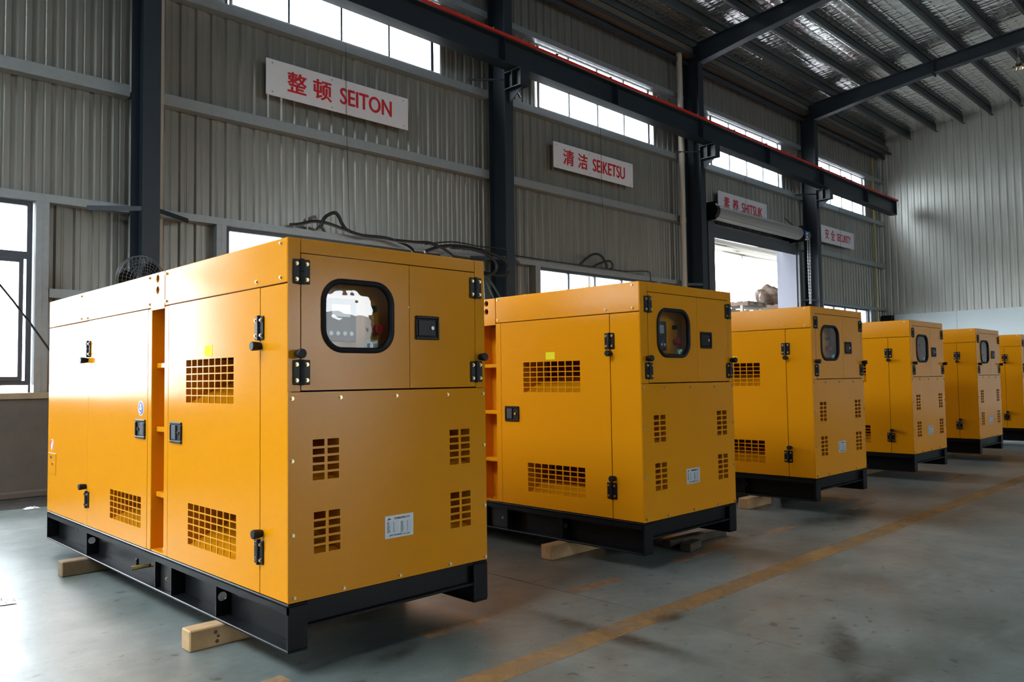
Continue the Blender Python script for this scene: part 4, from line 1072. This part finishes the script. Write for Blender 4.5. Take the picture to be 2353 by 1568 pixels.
fan = thing('pedestal_fan', 'round wire-caged industrial fan standing behind the nearest generator', 'fan', (2.95, 8.45, 0), .25)
zc_ = 2.24; R_ = .27
for dy, sc in ((-.07, 1), (.07, 1)):
    mb = MB()
    for q in range(1, 9): mb.ring((0, dy * (1 - .7 * (q / 8) ** 3), zc_), R_ * q / 8, .0022 if q < 8 else .007, 'y', 40, 4)
    for k in range(36):
        a = 2 * math.pi * k / 36
        mb.tube([(r * R_ * math.cos(a), dy * (1 - .7 * r ** 3), zc_ + r * R_ * math.sin(a)) for r in (.1, .5, .8, 1)], .0018, 4)
    mb.build('cage', M['fan'], fan)
for k in range(3):
    a = 2 * math.pi * k / 3 + .9; mb = MB()
    P = []
    for r, w, tw in ((.05, .02, .02), (.13, .07, .02), (.22, .08, .015), (.25, .03, .01)):
        for s_ in (-1, 1):
            P.append((r * math.cos(a) - s_ * w * math.sin(a), s_ * tw, zc_ + r * math.sin(a) + s_ * w * math.cos(a)))
    vs = [mb.bm.verts.new(p) for p in P]
    for i in (0, 2, 4): mb.bm.faces.new((vs[i], vs[i + 1], vs[i + 3], vs[i + 2]))
    bmesh.ops.solidify(mb.bm, geom=list(mb.bm.faces), thickness=.003)
    mb.build('blade', M['plastic'], fan)
mb = MB(); mb.cyl((0, -.03, zc_), (0, .16, zc_), .05, 16); mb.build('motor', M['plastic'], fan)
mb = MB(); mb.cyl((0, .12, .03), (0, .12, zc_ - .03), .022, 12); mb.build('pole', M['fan'], fan)
mb = MB(); mb.cyl((0, .12, 0), (0, .12, .035), .24, 28, r1=.20); mb.build('base', M['plastic'], fan)

def scrap(loc, s_, label, seed):
    r_ = random.Random(seed); mb = MB(); n_ = 7
    vs = [[mb.bm.verts.new(((i / n_ - .5) * s_ + r_.uniform(-.1, .1) * s_ / n_, (j / n_ - .5) * s_ * .6 + r_.uniform(-.1, .1) * s_ / n_, .003 + r_.uniform(0, .18) * s_ * (1 - (2 * i / n_ - 1) ** 2) * (1 - (2 * j / n_ - 1) ** 2))) for j in range(n_ + 1)] for i in range(n_ + 1)]
    for i in range(n_):
        for j in range(n_): mb.bm.faces.new((vs[i][j], vs[i + 1][j], vs[i + 1][j + 1], vs[i][j + 1]))
    o = mb.build('plastic_scrap', M['plasticbag'], None, loc, smooth=False); tag(o, label, 'litter'); o.rotation_euler = (0, 0, r_.uniform(0, 3)); return o
scrap((1.09, 5.16, .001), .16, 'crumpled white plastic scrap on the floor left of the nearest generator', 4)
scrap((2.07, 8.81, .002), .14, 'small white crumpled scrap on the damp floor by the wall', 6)
t = thing('wall_box', 'small black box on the far end wall beside the corner', 'box', (26.82, 9.83, 2.75))
mb = MB(); mb.box(-.12, .06, -.19, .15, 0, .33, .01); mb.build('housing', M['plastic'], t); mb = MB(); mb.box(-.126, -.121, -.15, .11, .04, .29, .002); mb.build('cover', M['rubber'], t)
lp = thing('pendant_lamp', 'metal high-bay pendant lamp under the roof at the far right', 'lamp', (21.6, 4.70, 8.42)); lp.scale = (.62, .62, .62)
mb = MB(); mb.tube([(0, 0, 0), (0, 0, .10), (0, 0, .2), (0, 0, .26)], .2, 24, caps=False, rs=[.22, .19, .11, .06]); mb.build('reflector', M['lamp'], lp)
mb = MB(); mb.cyl((0, 0, .26), (0, 0, .40), .06, 14); mb.build('ballast', M['galv'], lp)
mb = MB(); mb.cyl((0, 0, .40), (0, 0, 1.12), .012, 8); mb.build('hanger', M['galv'], lp)
mb = MB(); mb.tube([(0, 0, .2), (0, 0, .12), (0, 0, .06), (0, 0, .03)], .05, 14, rs=[.03, .05, .05, .02]); mb.build('bulb', M['white'], lp)
